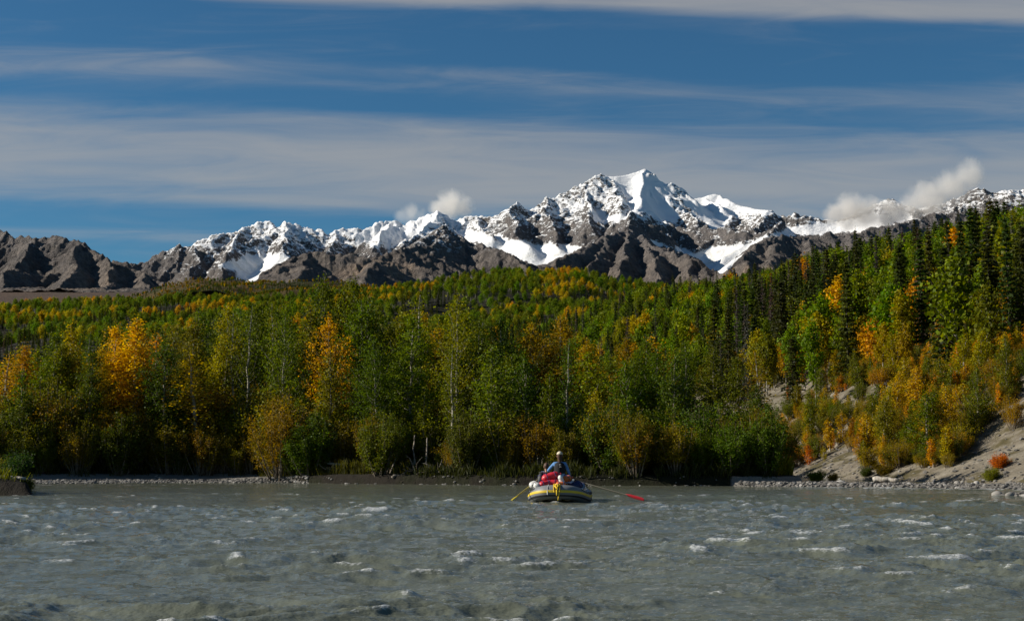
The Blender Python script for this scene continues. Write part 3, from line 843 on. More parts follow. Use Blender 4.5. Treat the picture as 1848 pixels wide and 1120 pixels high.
def gz(x, y): return float(land_h(np.array([x]), np.array([y]))[0])

# ------------------------------------------------------------------ the near wood on the left bank
SKYL_X = np.array([-700, -100, 0, 50, 100, 140, 190, 240, 300, 350, 400, 440, 540, 570, 590, 610, 640, 665, 700, 740, 780, 830, 870, 900, 980, 1030, 1100, 1180, 1250, 1310, 1360, 1400, 1470])
SKYL_Y = np.array([640, 640, 632, 618, 605, 590, 590, 575, 575, 560, 552, 545, 540, 510, 505, 525, 508, 530, 575, 540, 575, 540, 575, 585, 575, 580, 600, 600, 615, 620, 640, 650, 720])
# trees that can be picked out in the photograph: px of the stem, py of the tip, depth, proto, width factor, colour, label
HERO = [
 (245, 572, 94, 'poplar2', 1.15, GOLD, 'brightest orange gold poplar of the left bank wood'),
 (272, 600, 96, 'thin_poplar', 1.2, ORANGE, 'slim orange poplar touching the brightest gold poplar on its right'),
 (200, 588, 95, 'poplar1', 0.95, YELLOW, 'broad yellow poplar just left of the brightest gold poplar'),
 (178, 625, 93, 'poplar4', 0.7, lerp(YELLOW, OLIVE, .45), 'dull yellow poplar at the left edge of the yellow pair'),
 (128, 584, 97, 'poplar0', 0.95, lerp(YGREEN, GOLD, .25), 'yellow green poplar with orange tip left of the yellow pair'),
 (92, 598, 95, 'poplar1', 0.9, GREEN, 'green poplar with pale stem near the left edge of the wood'),
 (48, 620, 96, 'poplar2', 1.0, lerp(ORANGE, OLIVE, .55), 'rusty olive poplar second from the left edge of the picture'),
 (6, 640, 93, 'thin_poplar', 1.5, lerp(GOLD, OLIVE, .3), 'gold leaved poplar cut off by the left edge of the picture'),
 (302, 612, 92, 'poplar3', 0.9, DGREEN, 'dark green poplar with white stem right of the brightest gold poplar'),
 (345, 575, 99, 'poplar0', 1.0, OLIVE, 'tall olive green poplar left of the small yellow poplar'),
 (362, 640, 92, 'thin_poplar', 1.7, YELLOW, 'small bright yellow poplar half hidden among olive poplars'),
 (405, 552, 97, 'poplar1', 0.85, YGREEN, 'yellow green poplar with golden flecks right of the small yellow one'),
 (458, 545, 99, 'poplar4', 0.95, GREEN, 'green poplar between the golden flecked and the white stemmed poplar'),
 (512, 560, 92, 'big_poplar', 0.75, GREEN, 'green poplar with long white forked stem left of centre'),
 (552, 548, 98, 'poplar2', 1.1, OLIVE, 'olive poplar behind the golden brown poplar left of centre'),
 (592, 568, 91, 'big_poplar', 0.8, lerp(GOLD, OLIVE, .22), 'golden brown poplar with open crown and forked white stem'),
 (584, 497, 99, 'poplar0', 0.95, lerp(GREEN, DGREEN, .3), 'tallest green poplar left of centre, its tip against the mountain'),
 (640, 499, 98, 'poplar4', 0.95, GREEN, 'second tallest green poplar, right of the tallest one'),
 (664, 535, 95, 'poplar3', 0.8, DGREEN, 'dark green poplar leaning against the two tallest poplars'),
 (705, 585, 93, 'poplar1', 0.85, lerp(OLIVE, GREEN, .5), 'olive green poplar left of the slender pale stemmed poplar'),
 (742, 527, 93, 'thin_poplar', 1.35, lerp(GREEN, YGREEN, .3), 'slender poplar with long straight pale stem at the middle'),
 (788, 590, 96, 'poplar2', 1.0, lerp(OLIVE, GOLD, .25), 'brownish poplar between the slender and the spreading poplar'),
 (824, 527, 90, 'big_poplar', 0.85, lerp(GREEN, YGREEN, .55), 'spreading yellow green poplar with white stem and open top'),
 (868, 575, 94, 'poplar4', 0.9, GREEN, 'green poplar right behind the spreading poplar'),
 (902, 572, 90, 'poplar1', 0.8, DGREEN, 'dark green poplar left of the two orange brown poplars'),
 (964, 582, 90, 'poplar3', 0.85, lerp(RUST, YGREEN, .45), 'left one of two orange brown poplars above the raft'),
 (1020, 572, 90, 'poplar1', 0.95, lerp(RUST, YGREEN, .40), 'right one of two orange brown poplars above the raft'),
 (1062, 610, 92, 'poplar0', 0.9, lerp(GOLD, OLIVE, .5), 'dull gold poplar right of the two orange brown poplars'),
 (1128, 610, 96, 'poplar4', 0.9, lerp(RUST, OLIVE, .4), 'round rust brown poplar on the right part of the bank'),
 (1172, 604, 97, 'poplar2', 1.0, lerp(GOLD, YGREEN, .35), 'bright yellow poplar on the right part of the bank'),
 (1200, 630, 95, 'thin_poplar', 1.4, lerp(GOLD, OLIVE, .35), 'slim golden poplar touching the bright yellow one'),
 (1150, 650, 88, 'poplar1', 0.8, GREEN, 'green poplar in front of the rust brown poplar'),
 (1240, 615, 90, 'poplar3', 0.85, GREEN, 'broad green poplar right of the slim golden poplar'),
 (1285, 630, 88, 'poplar0', 0.95, lerp(GREEN, OLIVE, .5), 'olive poplar third from the point of the bank'),
 (1335, 640, 87, 'poplar4', 0.9, lerp(OLIVE, DGREEN, .4), 'dark olive poplar near the point of the bank'),
 (1362, 690, 84, 'poplar2', 1.1, DGREEN, 'dark poplar closing the wood at the point of the bank'),
 (1378, 632, 86, 'thin_poplar', 1.0, lerp(RUST, OLIVE, .4), 'nearly bare poplar with tall pale stem at the point of the bank'),
]
for px, py, D, pr, wd, colr, lab in HERO:
    x = (px - CX) / F * D
    z = gz(x, D)
    h = at(px, py, D).z - z
    plant('poplar_tree', pr, (x, D, z - 0.1), h, wd * 14 / max(h, 9), jit(colr, .08), lab, 'poplar', 'poplars on the left bank', rz=rnd.uniform(0, 6.28))
def zone_px(px):
    return ("at the bank's left end" if px < 330 else 'left of centre' if px < 620 else 'at the centre' if px < 900
            else 'behind the raft' if px < 1130 else 'right of the raft' if px < 1300 else "near the bank's point")
def colour_word(c):
    r, g, b = c
    q = r / max(g, 1e-4)
    return 'orange' if q > 2.6 else 'gold' if q > 1.55 else 'yellow green' if q > 1.05 else 'olive' if q > 0.85 else 'light green' if g > 0.095 else 'green' if g > 0.055 else 'dark green'
def fill_poplars():
    k = 0; tries = 0; pts = []
    while k < 165 and tries < 4000:
        tries += 1
        row = rnd.random()
        D = rnd.uniform(80, 92) if row < 0.40 else rnd.uniform(92, 118) if row < 0.8 else rnd.uniform(118, 165)
        px = rnd.uniform(-90, 1385); x = (px - CX) / F * D
        bd = float(bank_d(np.array([x]), np.array([D]))[0])
        if bd < (7.5 if px < 500 else 3.0): continue
        if any((x - a) ** 2 + (D - b) ** 2 < 2.0 for a, b in pts): continue
        top = float(np.interp(px, SKYL_X, SKYL_Y))
        f = rnd.random()
        front = D < 92
        top += (rnd.uniform(20, 190) if front else rnd.uniform(0, 60))
        z = gz(x, D)
        h = at(px, top, D).z - z
        if h < 2.5: continue
        pts.append((x, D))
        warm = float(np.clip(0.35 + 0.5 * perlin(np.array([px / 140.0]), np.array([3.3]), 170)[0] + rnd.uniform(-.35, .35), 0, 1))
        base = lerp(DGREEN, GREEN, rnd.random()) if warm < 0.35 else lerp(GREEN, OLIVE, rnd.random()) if warm < 0.66 else lerp(OLIVE, YGREEN, rnd.random()) if warm < 0.86 else lerp(YGREEN, GOLD, rnd.uniform(.2, .7))
        c = jit(base, .15)
        if h < 7.5: pr = f'young{rnd.randrange(4)}'; wd = rnd.uniform(.9, 1.3)
        else: pr = f'poplar{rnd.randrange(5)}' if rnd.random() < .85 else 'thin_poplar'; wd = rnd.uniform(.85, 1.1) * 14 / max(h, 10)
        size = 'young' if h < 7.5 else 'mid sized' if h < 10.5 else 'tall'
        rowt = 'front row' if bd < 13 else 'middle row' if bd < 35 else 'back row'
        plant('poplar_tree', pr, (x, D, z - 0.1), h, wd, c, f'{size} {colour_word(c)} {rowt} poplar {zone_px(px)}', 'poplar', 'poplars on the left bank', tilt=0.05)
        k += 1
fill_poplars()
def fill_shrubs():
    k = 0; tries = 0
    while k < 260 and tries < 6000:
        tries += 1
        px = rnd.uniform(-60, 1420) if rnd.random() < .6 else rnd.uniform(-60, 520)
        Ds = float(np.interp((px - CX) / F, SH_T, SH_D))
        D = Ds + (rnd.uniform(4.6, 14) if px < 480 else rnd.uniform(.5, 8))
        x = (px - CX) / F * D
        bd = float(bank_d(np.array([x]), np.array([D]))[0])
        if bd < (4.4 if px < 480 else .45): continue
        z = gz(x, D)
        left = px < 520
        h = rnd.uniform(2.8, 6.0) if left else rnd.uniform(1.6, 4.2)
        if px < 480 and bd < 7: h *= 0.7
        if left:
            wl = rnd.random() < 0.72
            c = lerp(OLIVE, RUST, rnd.random() * 0.6) if wl else lerp(DGREEN, OLIVE, rnd.random())
        else:
            wl = rnd.random() < 0.35
            c = lerp(OLIVE, RUST, rnd.random() * .5) if wl else lerp(DGREEN, GREEN, rnd.random())
        c = jit(c, .15)
        kind = 'willow' if wl else 'alder'
        pr = f'willow{rnd.randrange(4)}' if wl else f'alder{rnd.randrange(2)}'
        q = c[0] / c[1]
        cw = 'rust brown' if q > 1.5 else 'olive brown' if q > 1.05 else 'olive' if q > .8 else 'dark green'
        hw = 'tall' if h > 4.4 else 'upright' if h > 3.4 else 'middling' if h > 2.4 else 'low'
        plant(f'{kind}_shrub', pr, (x, D, z - .05), h, rnd.uniform(.8, 1.2), c, f'{hw} {cw} {kind} shrub {zone_px(px)}', 'shrub', f'{kind} shrubs along the left bank', 'foliage', 'stems')
        k += 1
fill_shrubs()

# ------------------------------------------------------------------ the wooded bluff on the right
def bluff_sites():
    """every spot where a hill tree stands: x, y, z, px, py, inland distance"""
    rs_ = np.random.RandomState(21)
    out = []
    n = 60000
    D = 95 + (640 - 95) * rs_.rand(n) ** 0.75
    tt = rs_.uniform(0.02, 0.43, n)
    X = D * tt
    b = bluff_d(X, D)
    ok = b > 20 + 4 * rs_.normal(size=n)
    X, D, b = X[ok], D[ok], b[ok]
    Z = land_h(X, D)
    px, py = proj(X, D, Z)
    cell = {}
    for i in range(len(X)):
        s = 2.5 + 0.003 * D[i]
        key = (int(X[i] // s), int(D[i] // s))
        if key in cell: continue
        cell[key] = i
        out.append((X[i], D[i], Z[i], px[i], py[i], b[i]))
    return out
SITES = bluff_sites()
def hill_zone(px, D, b):
    a = 'low on the bluff' if b < 45 else 'halfway up the bluff' if b < 75 else 'high on the bluff'
    c = 'far back' if px < 1330 else 'above the point' if px < 1480 else 'at middle' if px < 1660 else 'near right edge'
    return a + ', ' + c
rest = []
def build_hill():
    vis = []
    for (x, D, z, px, py, b) in SITES:
        if px < 1010: continue
        if px > 1990 or D > 560: continue
        # spruces gather in patches
        m = float(fbm(np.array([x / 34.0]), np.array([D / 46.0]), 2, 180)[0])
        r = rnd.random()
        sp = r < np.clip(0.27 + 0.9 * m + (0.16 if 1300 < px < 1560 and D < 330 else -0.17 if px > 1480 and b > 50 else 0), .08, .88)
        dead = rnd.random() < (0.28 if sp else 0.04)
        if sp:
            h = (rnd.uniform(5.5, 12.5) if rnd.random() < .8 else rnd.uniform(12, 15)) * (0.85 if b > 70 else 1); pr = f'dead_spruce{rnd.randrange(2)}' if dead else f'spruce{rnd.randrange(4)}'
            c = jit(DEAD if dead else lerp(SPR, SPR2, rnd.random()), .2)
        else:
            h = rnd.uniform(5.5, 9.5); pr = 'bare_aspen' if dead else f'aspen{rnd.randrange(4)}' if rnd.random() < .5 else f'round_aspen{rnd.randrange(3)}'
            w = rnd.random()
            c = jit(lerp(GREEN, LGREEN, rnd.random()) if w < .80 else lerp(LGREEN, YGREEN, rnd.random()) if w < .92 else lerp(YGREEN, GOLD, rnd.random()), .15)
            if b < 36 and rnd.random() < .35: h *= .7; c = jit(lerp(OLIVE, GOLD, rnd.random() * .6), .15)
        sky_py = float(np.interp(px, [1000, 1280, 1400, 1450, 1550, 1600, 1700, 1750, 1848, 2000], [530, 500, 480, 458, 425, 408, 388, 378, 364, 345])) + (rnd.uniform(-14, 22) if sp else rnd.uniform(0, 14))
        h = min(h, at(px, sky_py, D).z - z)                # the wood keeps below the photographed skyline
        if h < 3.2: continue
        vis.append((h / D if -20 < px < 1870 else 0.0, x, D, z, px, b, sp, dead, h, pr, c))
    vis.sort(reverse=True)
    vis = [v for v in vis if v[8] > 0]
    ns = na = 0
    for (sz, x, D, z, px, b, sp, dead, h, pr, c) in vis:
        if sp and ns < 290 and sz > 0:
            ns += 1
            cw = 'grey dead' if dead else 'dark green' if c[1] < .04 else 'green'
            hw = 'tall' if h > 12.5 else 'mid sized' if h > 10 else 'short'
            plant('spruce_tree', pr, (x, D, z - .15), h, rnd.uniform(.9, 1.25) * (1.15 if h < 11 else 1), c, f'{hw} {cw} spruce {hill_zone(px, D, b)}', 'spruce', 'spruces on the bluff', tilt=.02)
        elif not sp and na < 290 and sz > 0:
            na += 1
            cw = colour_word(c)
            hw = 'tall' if h > 8.8 else 'upright' if h > 7.8 else 'mid sized' if h > 6.6 else 'short'
            plant('aspen_tree', pr, (x, D, z - .15), h, rnd.uniform(.9, 1.2), c, f'{hw} {"bare white stemmed" if dead else cw} aspen {hill_zone(px, D, b)}', 'aspen', 'aspens on the bluff', tilt=.05)
        else:
            rest.append((x, D, z - .15, h, pr, c))
build_hill()
def build_saplings():
    """autumn saplings and bushes scattered over the scree"""
    k = 0; tries = 0; nbush = nsap = 0
    while k < 560 and tries < 30000:
        tries += 1
        px = rnd.uniform(1385, 1875); row = rnd.uniform(632, 862)
        t = (px - CX) / F
        Ds = np.geomspace(76, 260, 160); xs = t * Ds
        pys = proj(xs, Ds, land_h(xs, Ds, False))[1]
        hit = np.nonzero((pys < row) & (bluff_d(xs, Ds) > 0.5))[0]
        if len(hit) == 0: continue
        D = float(Ds[hit[0]]) + rnd.uniform(-.6, .6); x = D * t
        b = float(bluff_d(np.array([x]), np.array([D]))[0])
        if b < 1.2 or b > 34: continue
        # the slope stays bare low at the right, beside the point, and in a strip above it
        if row > 862 - (px - 1690) * 0.92 and px > 1690 and rnd.random() < .94: continue
        if 1440 < px < 1550 and row > 872 - (px - 1440) * .75 and rnd.random() < .85: continue
        if -18 < row - (735 - (px - 1390) * .72) < 60 and px < 1490 and rnd.random() < .85: continue
        if row > 848 and rnd.random() < .6: continue
        dens = float(fbm(np.array([x / 7.0]), np.array([D / 12.0]), 2, 190)[0])
        if dens < -.40: continue
        z = gz(x, D)
        r = rnd.random()
        if r < .34: c = lerp(OLIVE, GREEN, rnd.random()); cw = 'olive green'
        elif r < .56: c = lerp(YGREEN, GOLD, rnd.random() * .5); cw = 'yellow green'
        elif r < .85: c = lerp(lerp(GOLD, ORANGE, rnd.random() * .6), OLIVE, rnd.random() * .4); cw = 'golden'
        elif r < .94 or (row > 720 and px > 1480): c = lerp(RUST, ORANGE, rnd.random() * .6); cw = 'rusty orange'
        else: c = lerp(ORANGE, RED, rnd.random()); cw = 'red orange'
        if (rnd.random() < .50 and cw != 'red orange' and nbush < 285) or nsap >= 285:
            nbush += 1
            nm, pr, h, ct_, g1, g2 = 'willow_bush', f'willow{rnd.randrange(4)}', rnd.uniform(.9, 2.4), 'bush', 'foliage', 'stems'; kd = 'bush'
            c = lerp(c, OLIVE, .4)
        else:
            nsap += 1
            nm, ct_, g1, g2 = 'poplar_sapling', 'sapling', 'crown', 'trunk'; kd = 'sapling'
            h = rnd.uniform(1.2, 2.9) if rnd.random() < .75 or cw in ('golden', 'rusty orange', 'red orange') else rnd.uniform(3.0, 5.0)
            if cw == 'red orange': h *= .75
            pr = f'sapling{rnd.randrange(3)}' if h < 3.4 else f'young{rnd.randrange(4)}'
        hz = 'at the scree foot' if b < 9 else 'halfway up the scree' if b < 20 else 'at the scree top'
        pz = 'by the point' if px < 1500 else 'at middle' if px < 1640 else 'right of middle' if px < 1760 else 'at right edge'
        sz = 'tiny' if h < 2.2 else 'small' if h < 3.6 else 'taller'
        plant(nm, pr, (x, D, z - .05), h, rnd.uniform(1.0, 1.6), jit(c, .12), f'{sz} {cw} {kd} {hz} {pz}', ct_, 'bushes on the scree' if kd == 'bush' else 'saplings on the scree', g1, g2, tilt=.08)
        k += 1
build_saplings()

# ------------------------------------------------------------------ far woods: one mass each, no tree of which can be counted
def inst_proto(name):
    tm, lm, ph = PROTO[name]
    me = bpy.data.meshes.new(name + '_far')
    bm = bmesh.new(); bm.from_mesh(tm); n = len(bm.faces); bm.from_mesh(lm)
    for i, f in enumerate(bm.faces): f.material_index = 0 if i < n else 1
    bm.to_mesh(me); bm.free()
    me.materials.append(tm.materials[0]); me.materials.append(LEAF_I)
    return bpy.data.objects.new(name + '_far', me), ph
def wood(name, items, label, cat, protos):
    objs = [inst_proto(p) for p in protos]
    idx = {p: i for i, p in enumerate(protos)}
    n = len(items)
    me = bpy.data.meshes.new(name)
    me.vertices.add(n)
    me.vertices.foreach_set('co', np.array([i[:3] for i in items], np.float32).ravel())
    a = me.attributes.new('scl', 'FLOAT_VECTOR', 'POINT')
    sc = []
    for it in items:
        s = it[3] / objs[idx[it[4]]][1]; w = s * rnd.uniform(.95, 1.3); sc.append((w, w, s))
    a.data.foreach_set('vector', np.array(sc, np.float32).ravel())
    a = me.attributes.new('rz', 'FLOAT_VECTOR', 'POINT')
    a.data.foreach_set('vector', np.stack([np.zeros(n), np.zeros(n), np.array([rnd.uniform(0, 6.28) for _ in range(n)])], 1).astype(np.float32).ravel())
    a = me.attributes.new('pick', 'INT', 'POINT'); a.data.foreach_set('value', np.array([idx[i[4]] for i in items], np.int32))
    a = me.attributes.new('col', 'FLOAT_COLOR', 'POINT'); a.data.foreach_set('color', np.array([(*i[5], 1) for i in items], np.float32).ravel())
    o = link(name, me)
    ng = bpy.data.node_groups.new(name, 'GeometryNodeTree')
    ng.interface.new_socket('Geometry', in_out='INPUT', socket_type='NodeSocketGeometry')
    ng.interface.new_socket('Geometry', in_out='OUTPUT', socket_type='NodeSocketGeometry')
    N, Lk = ng.nodes, ng.links
    gi, go = N.new('NodeGroupInput'), N.new('NodeGroupOutput')
    g2i = N.new('GeometryNodeGeometryToInstance')
    for ob, _ in reversed(objs):
        oi = N.new('GeometryNodeObjectInfo'); oi.inputs['Object'].default_value = ob; oi.inputs['As Instance'].default_value = False
        Lk.new(oi.outputs['Geometry'], g2i.inputs[0])
    def na(nm, typ):
        x = N.new('GeometryNodeInputNamedAttribute'); x.data_type = typ; x.inputs['Name'].default_value = nm; return x.outputs['Attribute']
    m2p = N.new('GeometryNodeMeshToPoints'); Lk.new(gi.outputs[0], m2p.inputs['Mesh'])
    ip = N.new('GeometryNodeInstanceOnPoints'); Lk.new(m2p.outputs[0], ip.inputs['Points']); Lk.new(g2i.outputs[0], ip.inputs['Instance'])
    ip.inputs['Pick Instance'].default_value = True
    Lk.new(na('pick', 'INT'), ip.inputs['Instance Index'])
    e2r = N.new('FunctionNodeEulerToRotation'); Lk.new(na('rz', 'FLOAT_VECTOR'), e2r.inputs[0])
    Lk.new(e2r.outputs[0], ip.inputs['Rotation']); Lk.new(na('scl', 'FLOAT_VECTOR'), ip.inputs['Scale'])
    Lk.new(ip.outputs[0], go.inputs[0])
    md = o.modifiers.new('trees', 'NODES'); md.node_group = ng
    return tag(o, label, cat, kind='stuff')
wood('bluff_wood', rest, 'back of the mixed wood covering the bluff on the right', 'wood',
     [f'spruce{i}' for i in range(4)] + [f'dead_spruce{i}' for i in range(2)] + [f'aspen{i}' for i in range(4)] + [f'round_aspen{i}' for i in range(3)] + ['bare_aspen'])
def far_wood():
    rs_ = np.random.RandomState(33)
    n = 140000
    D = 175 * (1480 / 175.0) ** rs_.rand(n)
    t = rs_.uniform(-0.43, 0.42, n)
    X = D * t
    b = bluff_d(X, D); bd = bank_d(X, D)
    px = CX + F * t
    keep = ~((b > 20) & (D < 600)) & ((bd > 15) | (D > 260)) & ~((b > -22) & (b < 22) & (D < 300))
    X, D, px = X[keep], D[keep], px[keep]
    Z = land_h(X, D)
    zone = fbm(X / 110, D / 90, 3, 200); warm = fbm(X / 95 + 7, D / 60, 3, 205)
    items = []; cell = set()
    for i in range(len(X)):
        s = 3.4 + 0.0030 * D[i]
        key = (int(X[i] // s), int(D[i] // s))
        if key in cell: continue
        cell.add(key)
        dd = D[i]
        sprz = zone[i] + rnd.uniform(-.25, .25) > float(np.interp(dd, [200, 330, 430, 900, 1030, 1400], [.22, .16, -.08, -.10, .30, .45]))
        if sprz:
            dead = rnd.random() < .08
            items.append((X[i], dd, Z[i] - .2, rnd.uniform(7, 12), f'dead_spruce{rnd.randrange(2)}' if dead else f'spruce{rnd.randrange(4)}', jit(DEAD if dead else lerp(SPR, SPR2, rnd.random()), .2)))
        else:
            w = warm[i] + rnd.uniform(-.12, .12)
            c = lerp(GREEN, LGREEN, rnd.random()) if w < .24 else lerp(LGREEN, YGREEN, rnd.random()) if w < .36 else lerp(YELLOW, YGREEN, rnd.random() * .5)
            items.append((X[i], dd, Z[i] - .2, rnd.uniform(7.5, 12), f'round_aspen{rnd.randrange(3)}', jit(c, .15)))
    # scrub and small trees on the low hill beyond
    m = 5200
    D2 = rs_.uniform(2330, 3120, m); t2 = rs_.uniform(-0.30, 0.02, m); X2 = D2 * t2; Z2 = far_h(X2, D2)
    tone = fbm(X2 / 120, D2 / 120, 3, 210) + rs_.uniform(-.2, .2, m)
    for x, y, z, q in zip(X2, D2, Z2, tone):
        c = lerp(RUST, OLIVE, rnd.random()) if q > .12 else lerp(GOLD, YGREEN, rnd.random()) if q > .04 else lerp(DGREEN, GREEN, rnd.random())
        if q < -.22: items.append((x, y, z - .3, rnd.uniform(6, 10), f'spruce{rnd.randrange(4)}', jit(SPR2)))
        else: items.append((x, y, z - .6, rnd.uniform(4, 8), f'round_aspen{rnd.randrange(3)}', jit(c)))
    wood('distant_wood', items, 'distant autumn wood of aspen and spruce on the low rise', 'wood',
         [f'spruce{i}' for i in range(4)] + [f'dead_spruce{i}' for i in range(2)] + [f'round_aspen{i}' for i in range(3)])
far_wood()

# ================================================================== SHORE: stones, grass, driftwood
def ico(seed, rough=0.22, sub=1):
    bm = bmesh.new(); bmesh.ops.create_icosphere(bm, subdivisions=sub, radius=1.0)
    r_ = random.Random(seed)
    for v in bm.verts: v.co *= 1 + r_.uniform(-rough, rough)
    V = np.array([v.co[:] for v in bm.verts]); T_ = np.array([[v.index for v in f.verts] for f in bm.faces]); bm.free()
    return V, T_
def stone_mat(name, a, b, c):
    t = NT(name)
    g = t.n('ShaderNodeNewGeometry'); r = g.outputs['Random Per Island']
    n = t.noise(5, 5, .6, t.pos())
    col = t.mix(t.step(r, .25, .75), a, b); col = t.mix(t.step(r, .86, .9), col, c)
    return t.done(t.bsdf(t.mix(t.math('MULTIPLY', n, .6), col, (.07, .065, .06)), .85, .25, t.bump(n, .02)))
STONE = stone_mat('river_stones', (.12, .112, .10), (.235, .22, .195), (.40, .38, .35))
def gravel(name, spots, label):
    shapes = [ico(i, .2, 1) for i in range(5)]
    V, Q, n = [], [], 0
    for (x, y, z, s) in spots:
        v, q = shapes[rnd.randrange(5)]
        a = rnd.uniform(0, 6.28); ca, sa = math.cos(a), math.sin(a)
        w = v * np.array([s * rnd.uniform(.8, 1.4), s * rnd.uniform(.7, 1.1), s * rnd.uniform(.45, .8)])
        w = np.stack([w[:, 0] * ca - w[:, 1] * sa, w[:, 0] * sa + w[:, 1] * ca, w[:, 2]], 1) + np.array([x, y, z])
        V.append(w); Q.append(q + n); n += len(v)
    me = mesh_np(name, np.concatenate(V), np.concatenate(Q), False)
    me.materials.append(STONE)
    return tag(link(name, me), label, 'gravel', kind='stuff')
def scatter(n, fx):
    out = []
    X, Y, Sz = fx(n)
    Z = land_h(X, Y)
    for x, y, z, s in zip(X, Y, Z, Sz):
        out.append((x, y, max(z, -.03) + s * .15, s))
    return out
def left_shore(n):
    t = rs.uniform((-80 - CX) / F, (560 - CX) / F, n)
    Y = np.interp(t, SH_T, SH_D) + rs.uniform(-.5, 3.6, n) * rs.rand(n) ** .5 * (1 - .7 * sstep(-.24, -.15, t))
    return t * Y, Y, .03 + .11 * rs.rand(n) ** 2.2
gravel('shore_gravel', scatter(2600, left_shore), 'pale gravel strip along the waterline of the left bank')
def right_bar(n):
    X = rs.uniform(11.8, 33, n)
    c = np.interp(X, [11.5, 16, 21, 26, 31], [74.4, 72.8, 69.5, 64.5, 60.5]); w = np.interp(X, [11.5, 13, 17, 22, 27, 31], [0.2, 0.9, 2.0, 3.0, 4.6, 6.5])
    Y = c + w * .7 * rs.uniform(-1, 1, n)
    return X, Y, .035 + .12 * rs.rand(n) ** 2.4
def right_bar2(n):
    a = rs.uniform(0, 6.28, n); r = np.sqrt(rs.rand(n))
    return 21.9 + 3.6 * r * np.cos(a), 53.6 + 1.15 * r * np.sin(a), .06 + .15 * rs.rand(n) ** 1.8
def scree_foot(n):
    Y = rs.uniform(70, 135, n); b = rs.uniform(-.5, 22, n) * rs.rand(n) ** 1.3
    return BX(Y) + b, Y, .03 + .16 * rs.rand(n) ** 3
gravel('gravel_bar_stones', scatter(3200, right_bar) + scatter(800, right_bar2), 'stones covering the gravel bars at the right shore')
gravel('scree_stones', scatter(2400, scree_foot), 'loose stones at the foot of the scree bluff')
def edge_right(n):
    t = rs.uniform((560 - CX) / F, (1440 - CX) / F, n)
    Y = np.interp(t, SH_T, SH_D) + rs.uniform(-.5, .25, n)
    return t * Y, Y, .03 + .09 * rs.rand(n) ** 2
gravel('bank_foot_stones', scatter(150, edge_right), 'scattered stones at the foot of the dark cut bank')
PALE = simple('pale_boulder_stone', (.36, .34, .31), .85, .2, .3, 3.0, .03)
GREY = simple('grey_boulder_stone', (.25, .235, .21), .88, .2, .35, 3.0, .03)
def boulder(px, py, D, sx, sz, mat, label, seed):
    v, q = ico(seed, .16, 2)
    p = at(px, py, D)
    z = max(gz(p.x, D), 0.0)
    me = mesh_np('boulder', v * np.array([sx, sx * .75, sz]), q, True); me.materials.append(mat)
    o = link('boulder', me, loc=(p.x, D, z + sz * .35)); o.rotation_euler.z = rnd.uniform(0, 3)
    tag(o, label, 'boulder', 'boulders along the right shore')
boulder(1517, 876, 73.0, .26, .17, PALE, 'rounded pale boulder left of the long white log on the bar', 301)
boulder(1461, 877, 74, .16, .12, PALE, 'small pale boulder at the point of the wooded bank', 302)
boulder(1447, 876, 75, .12, .12, GREY, 'small grey boulder touching the point of the wooded bank', 306)
boulder(1727, 868, 80, .20, .16, GREY, 'dark boulder at the foot of the scree, behind the bar', 303)
boulder(1762, 863, 81, .18, .16, PALE, 'pale boulder on the lower scree near the right edge', 304)
boulder(1800, 897, 54.0, .22, .15, GREY, 'grey boulder at the left end of the nearest gravel patch', 305)
boulder(1822, 899, 53.2, .2, .13, GREY, 'rounded boulder in the nearest gravel patch at the right edge', 307)

def driftlog(name, pts, r0, r1, label, mat=None, k=7, cat='log', group=None, twigs=()):
    T = TB(); pts = np.array([list(p) for p in pts]); n = max(6, len(pts) * 3)
    f = np.linspace(0, len(pts) - 1, n); c = np.stack([np.interp(f, np.arange(len(pts)), pts[:, i]) for i in range(3)], 1)
    c += np.random.RandomState(len(label)).normal(0, r0 * .18, c.shape)
    rad = np.linspace(r0, r1, n) * np.random.RandomState(5).uniform(.88, 1.12, n)
    c = np.concatenate([c[:1], c, c[-1:]]); rad = np.concatenate([[r0 * .05], rad, [r1 * .05]]); c[0] -= (c[2] - c[1]) * .02; c[-1] += (c[-2] - c[-3]) * .02
    T.tube(c, rad, k)
    base = Vector(c[0]); 
    root = T
    for (a, b, rr) in twigs: T.tube(np.array([list(a), list((Vector(a) + Vector(b)) / 2 + Vector((0.04, 0.02, 0.03)))[:3], list(b)]), [rr, rr * .7, rr * .3], 5)
    me = T.mesh(name, mat or BARK_GREY, True)
    me.transform(Matrix.Translation(-Vector(pts[0])))
    o = link(name, me, loc=tuple(pts[0]))
    return tag(o, label, cat, group)
def G(px, D, dz=0.0):
    x = (px - CX) / F * D
    return (x, D, gz(x, D) + dz)
driftlog('drift_log', [at(-40, 858, 56.2), at(0, 859, 56), at(46, 863, 55.6)], .085, .06, 'white drift log lying on the near spit at the left edge')
driftlog('drift_log', [G(1572, 71.4, .20), G(1592, 71.0, .22), G(1616, 70.6, .18)], .15, .10, 'thick white log stranded on the right gravel bar', twigs=[(G(1580, 72, .2), G(1572, 72, .42), .05), (G(1604, 71.6, .18), G(1612, 71.6, .34), .04)])
driftlog('drift_log', [G(700, 83, .0), at(718, 805, 83)], .07, .04, 'left one of two pale leaning poles on the bank', BARK_DRY, group='leaning poles')
driftlog('drift_log', [G(706, 82.6, .0), at(724, 801, 83)], .055, .035, 'right one of two pale leaning poles on the bank', BARK_DRY, group='leaning poles')
driftlog('drift_log', [at(268, 864, 90), at(285, 857, 90.3)], .05, .025, 'short forked drift stick on the left gravel strip', twigs=[(at(271, 863, 90), at(295, 861, 90), .035)])
driftlog('drift_log', [at(386, 843, 92), at(400, 842, 91.6), at(412, 840, 91.4)], .09, .05, 'pale log lying in the grass behind the left gravel strip')
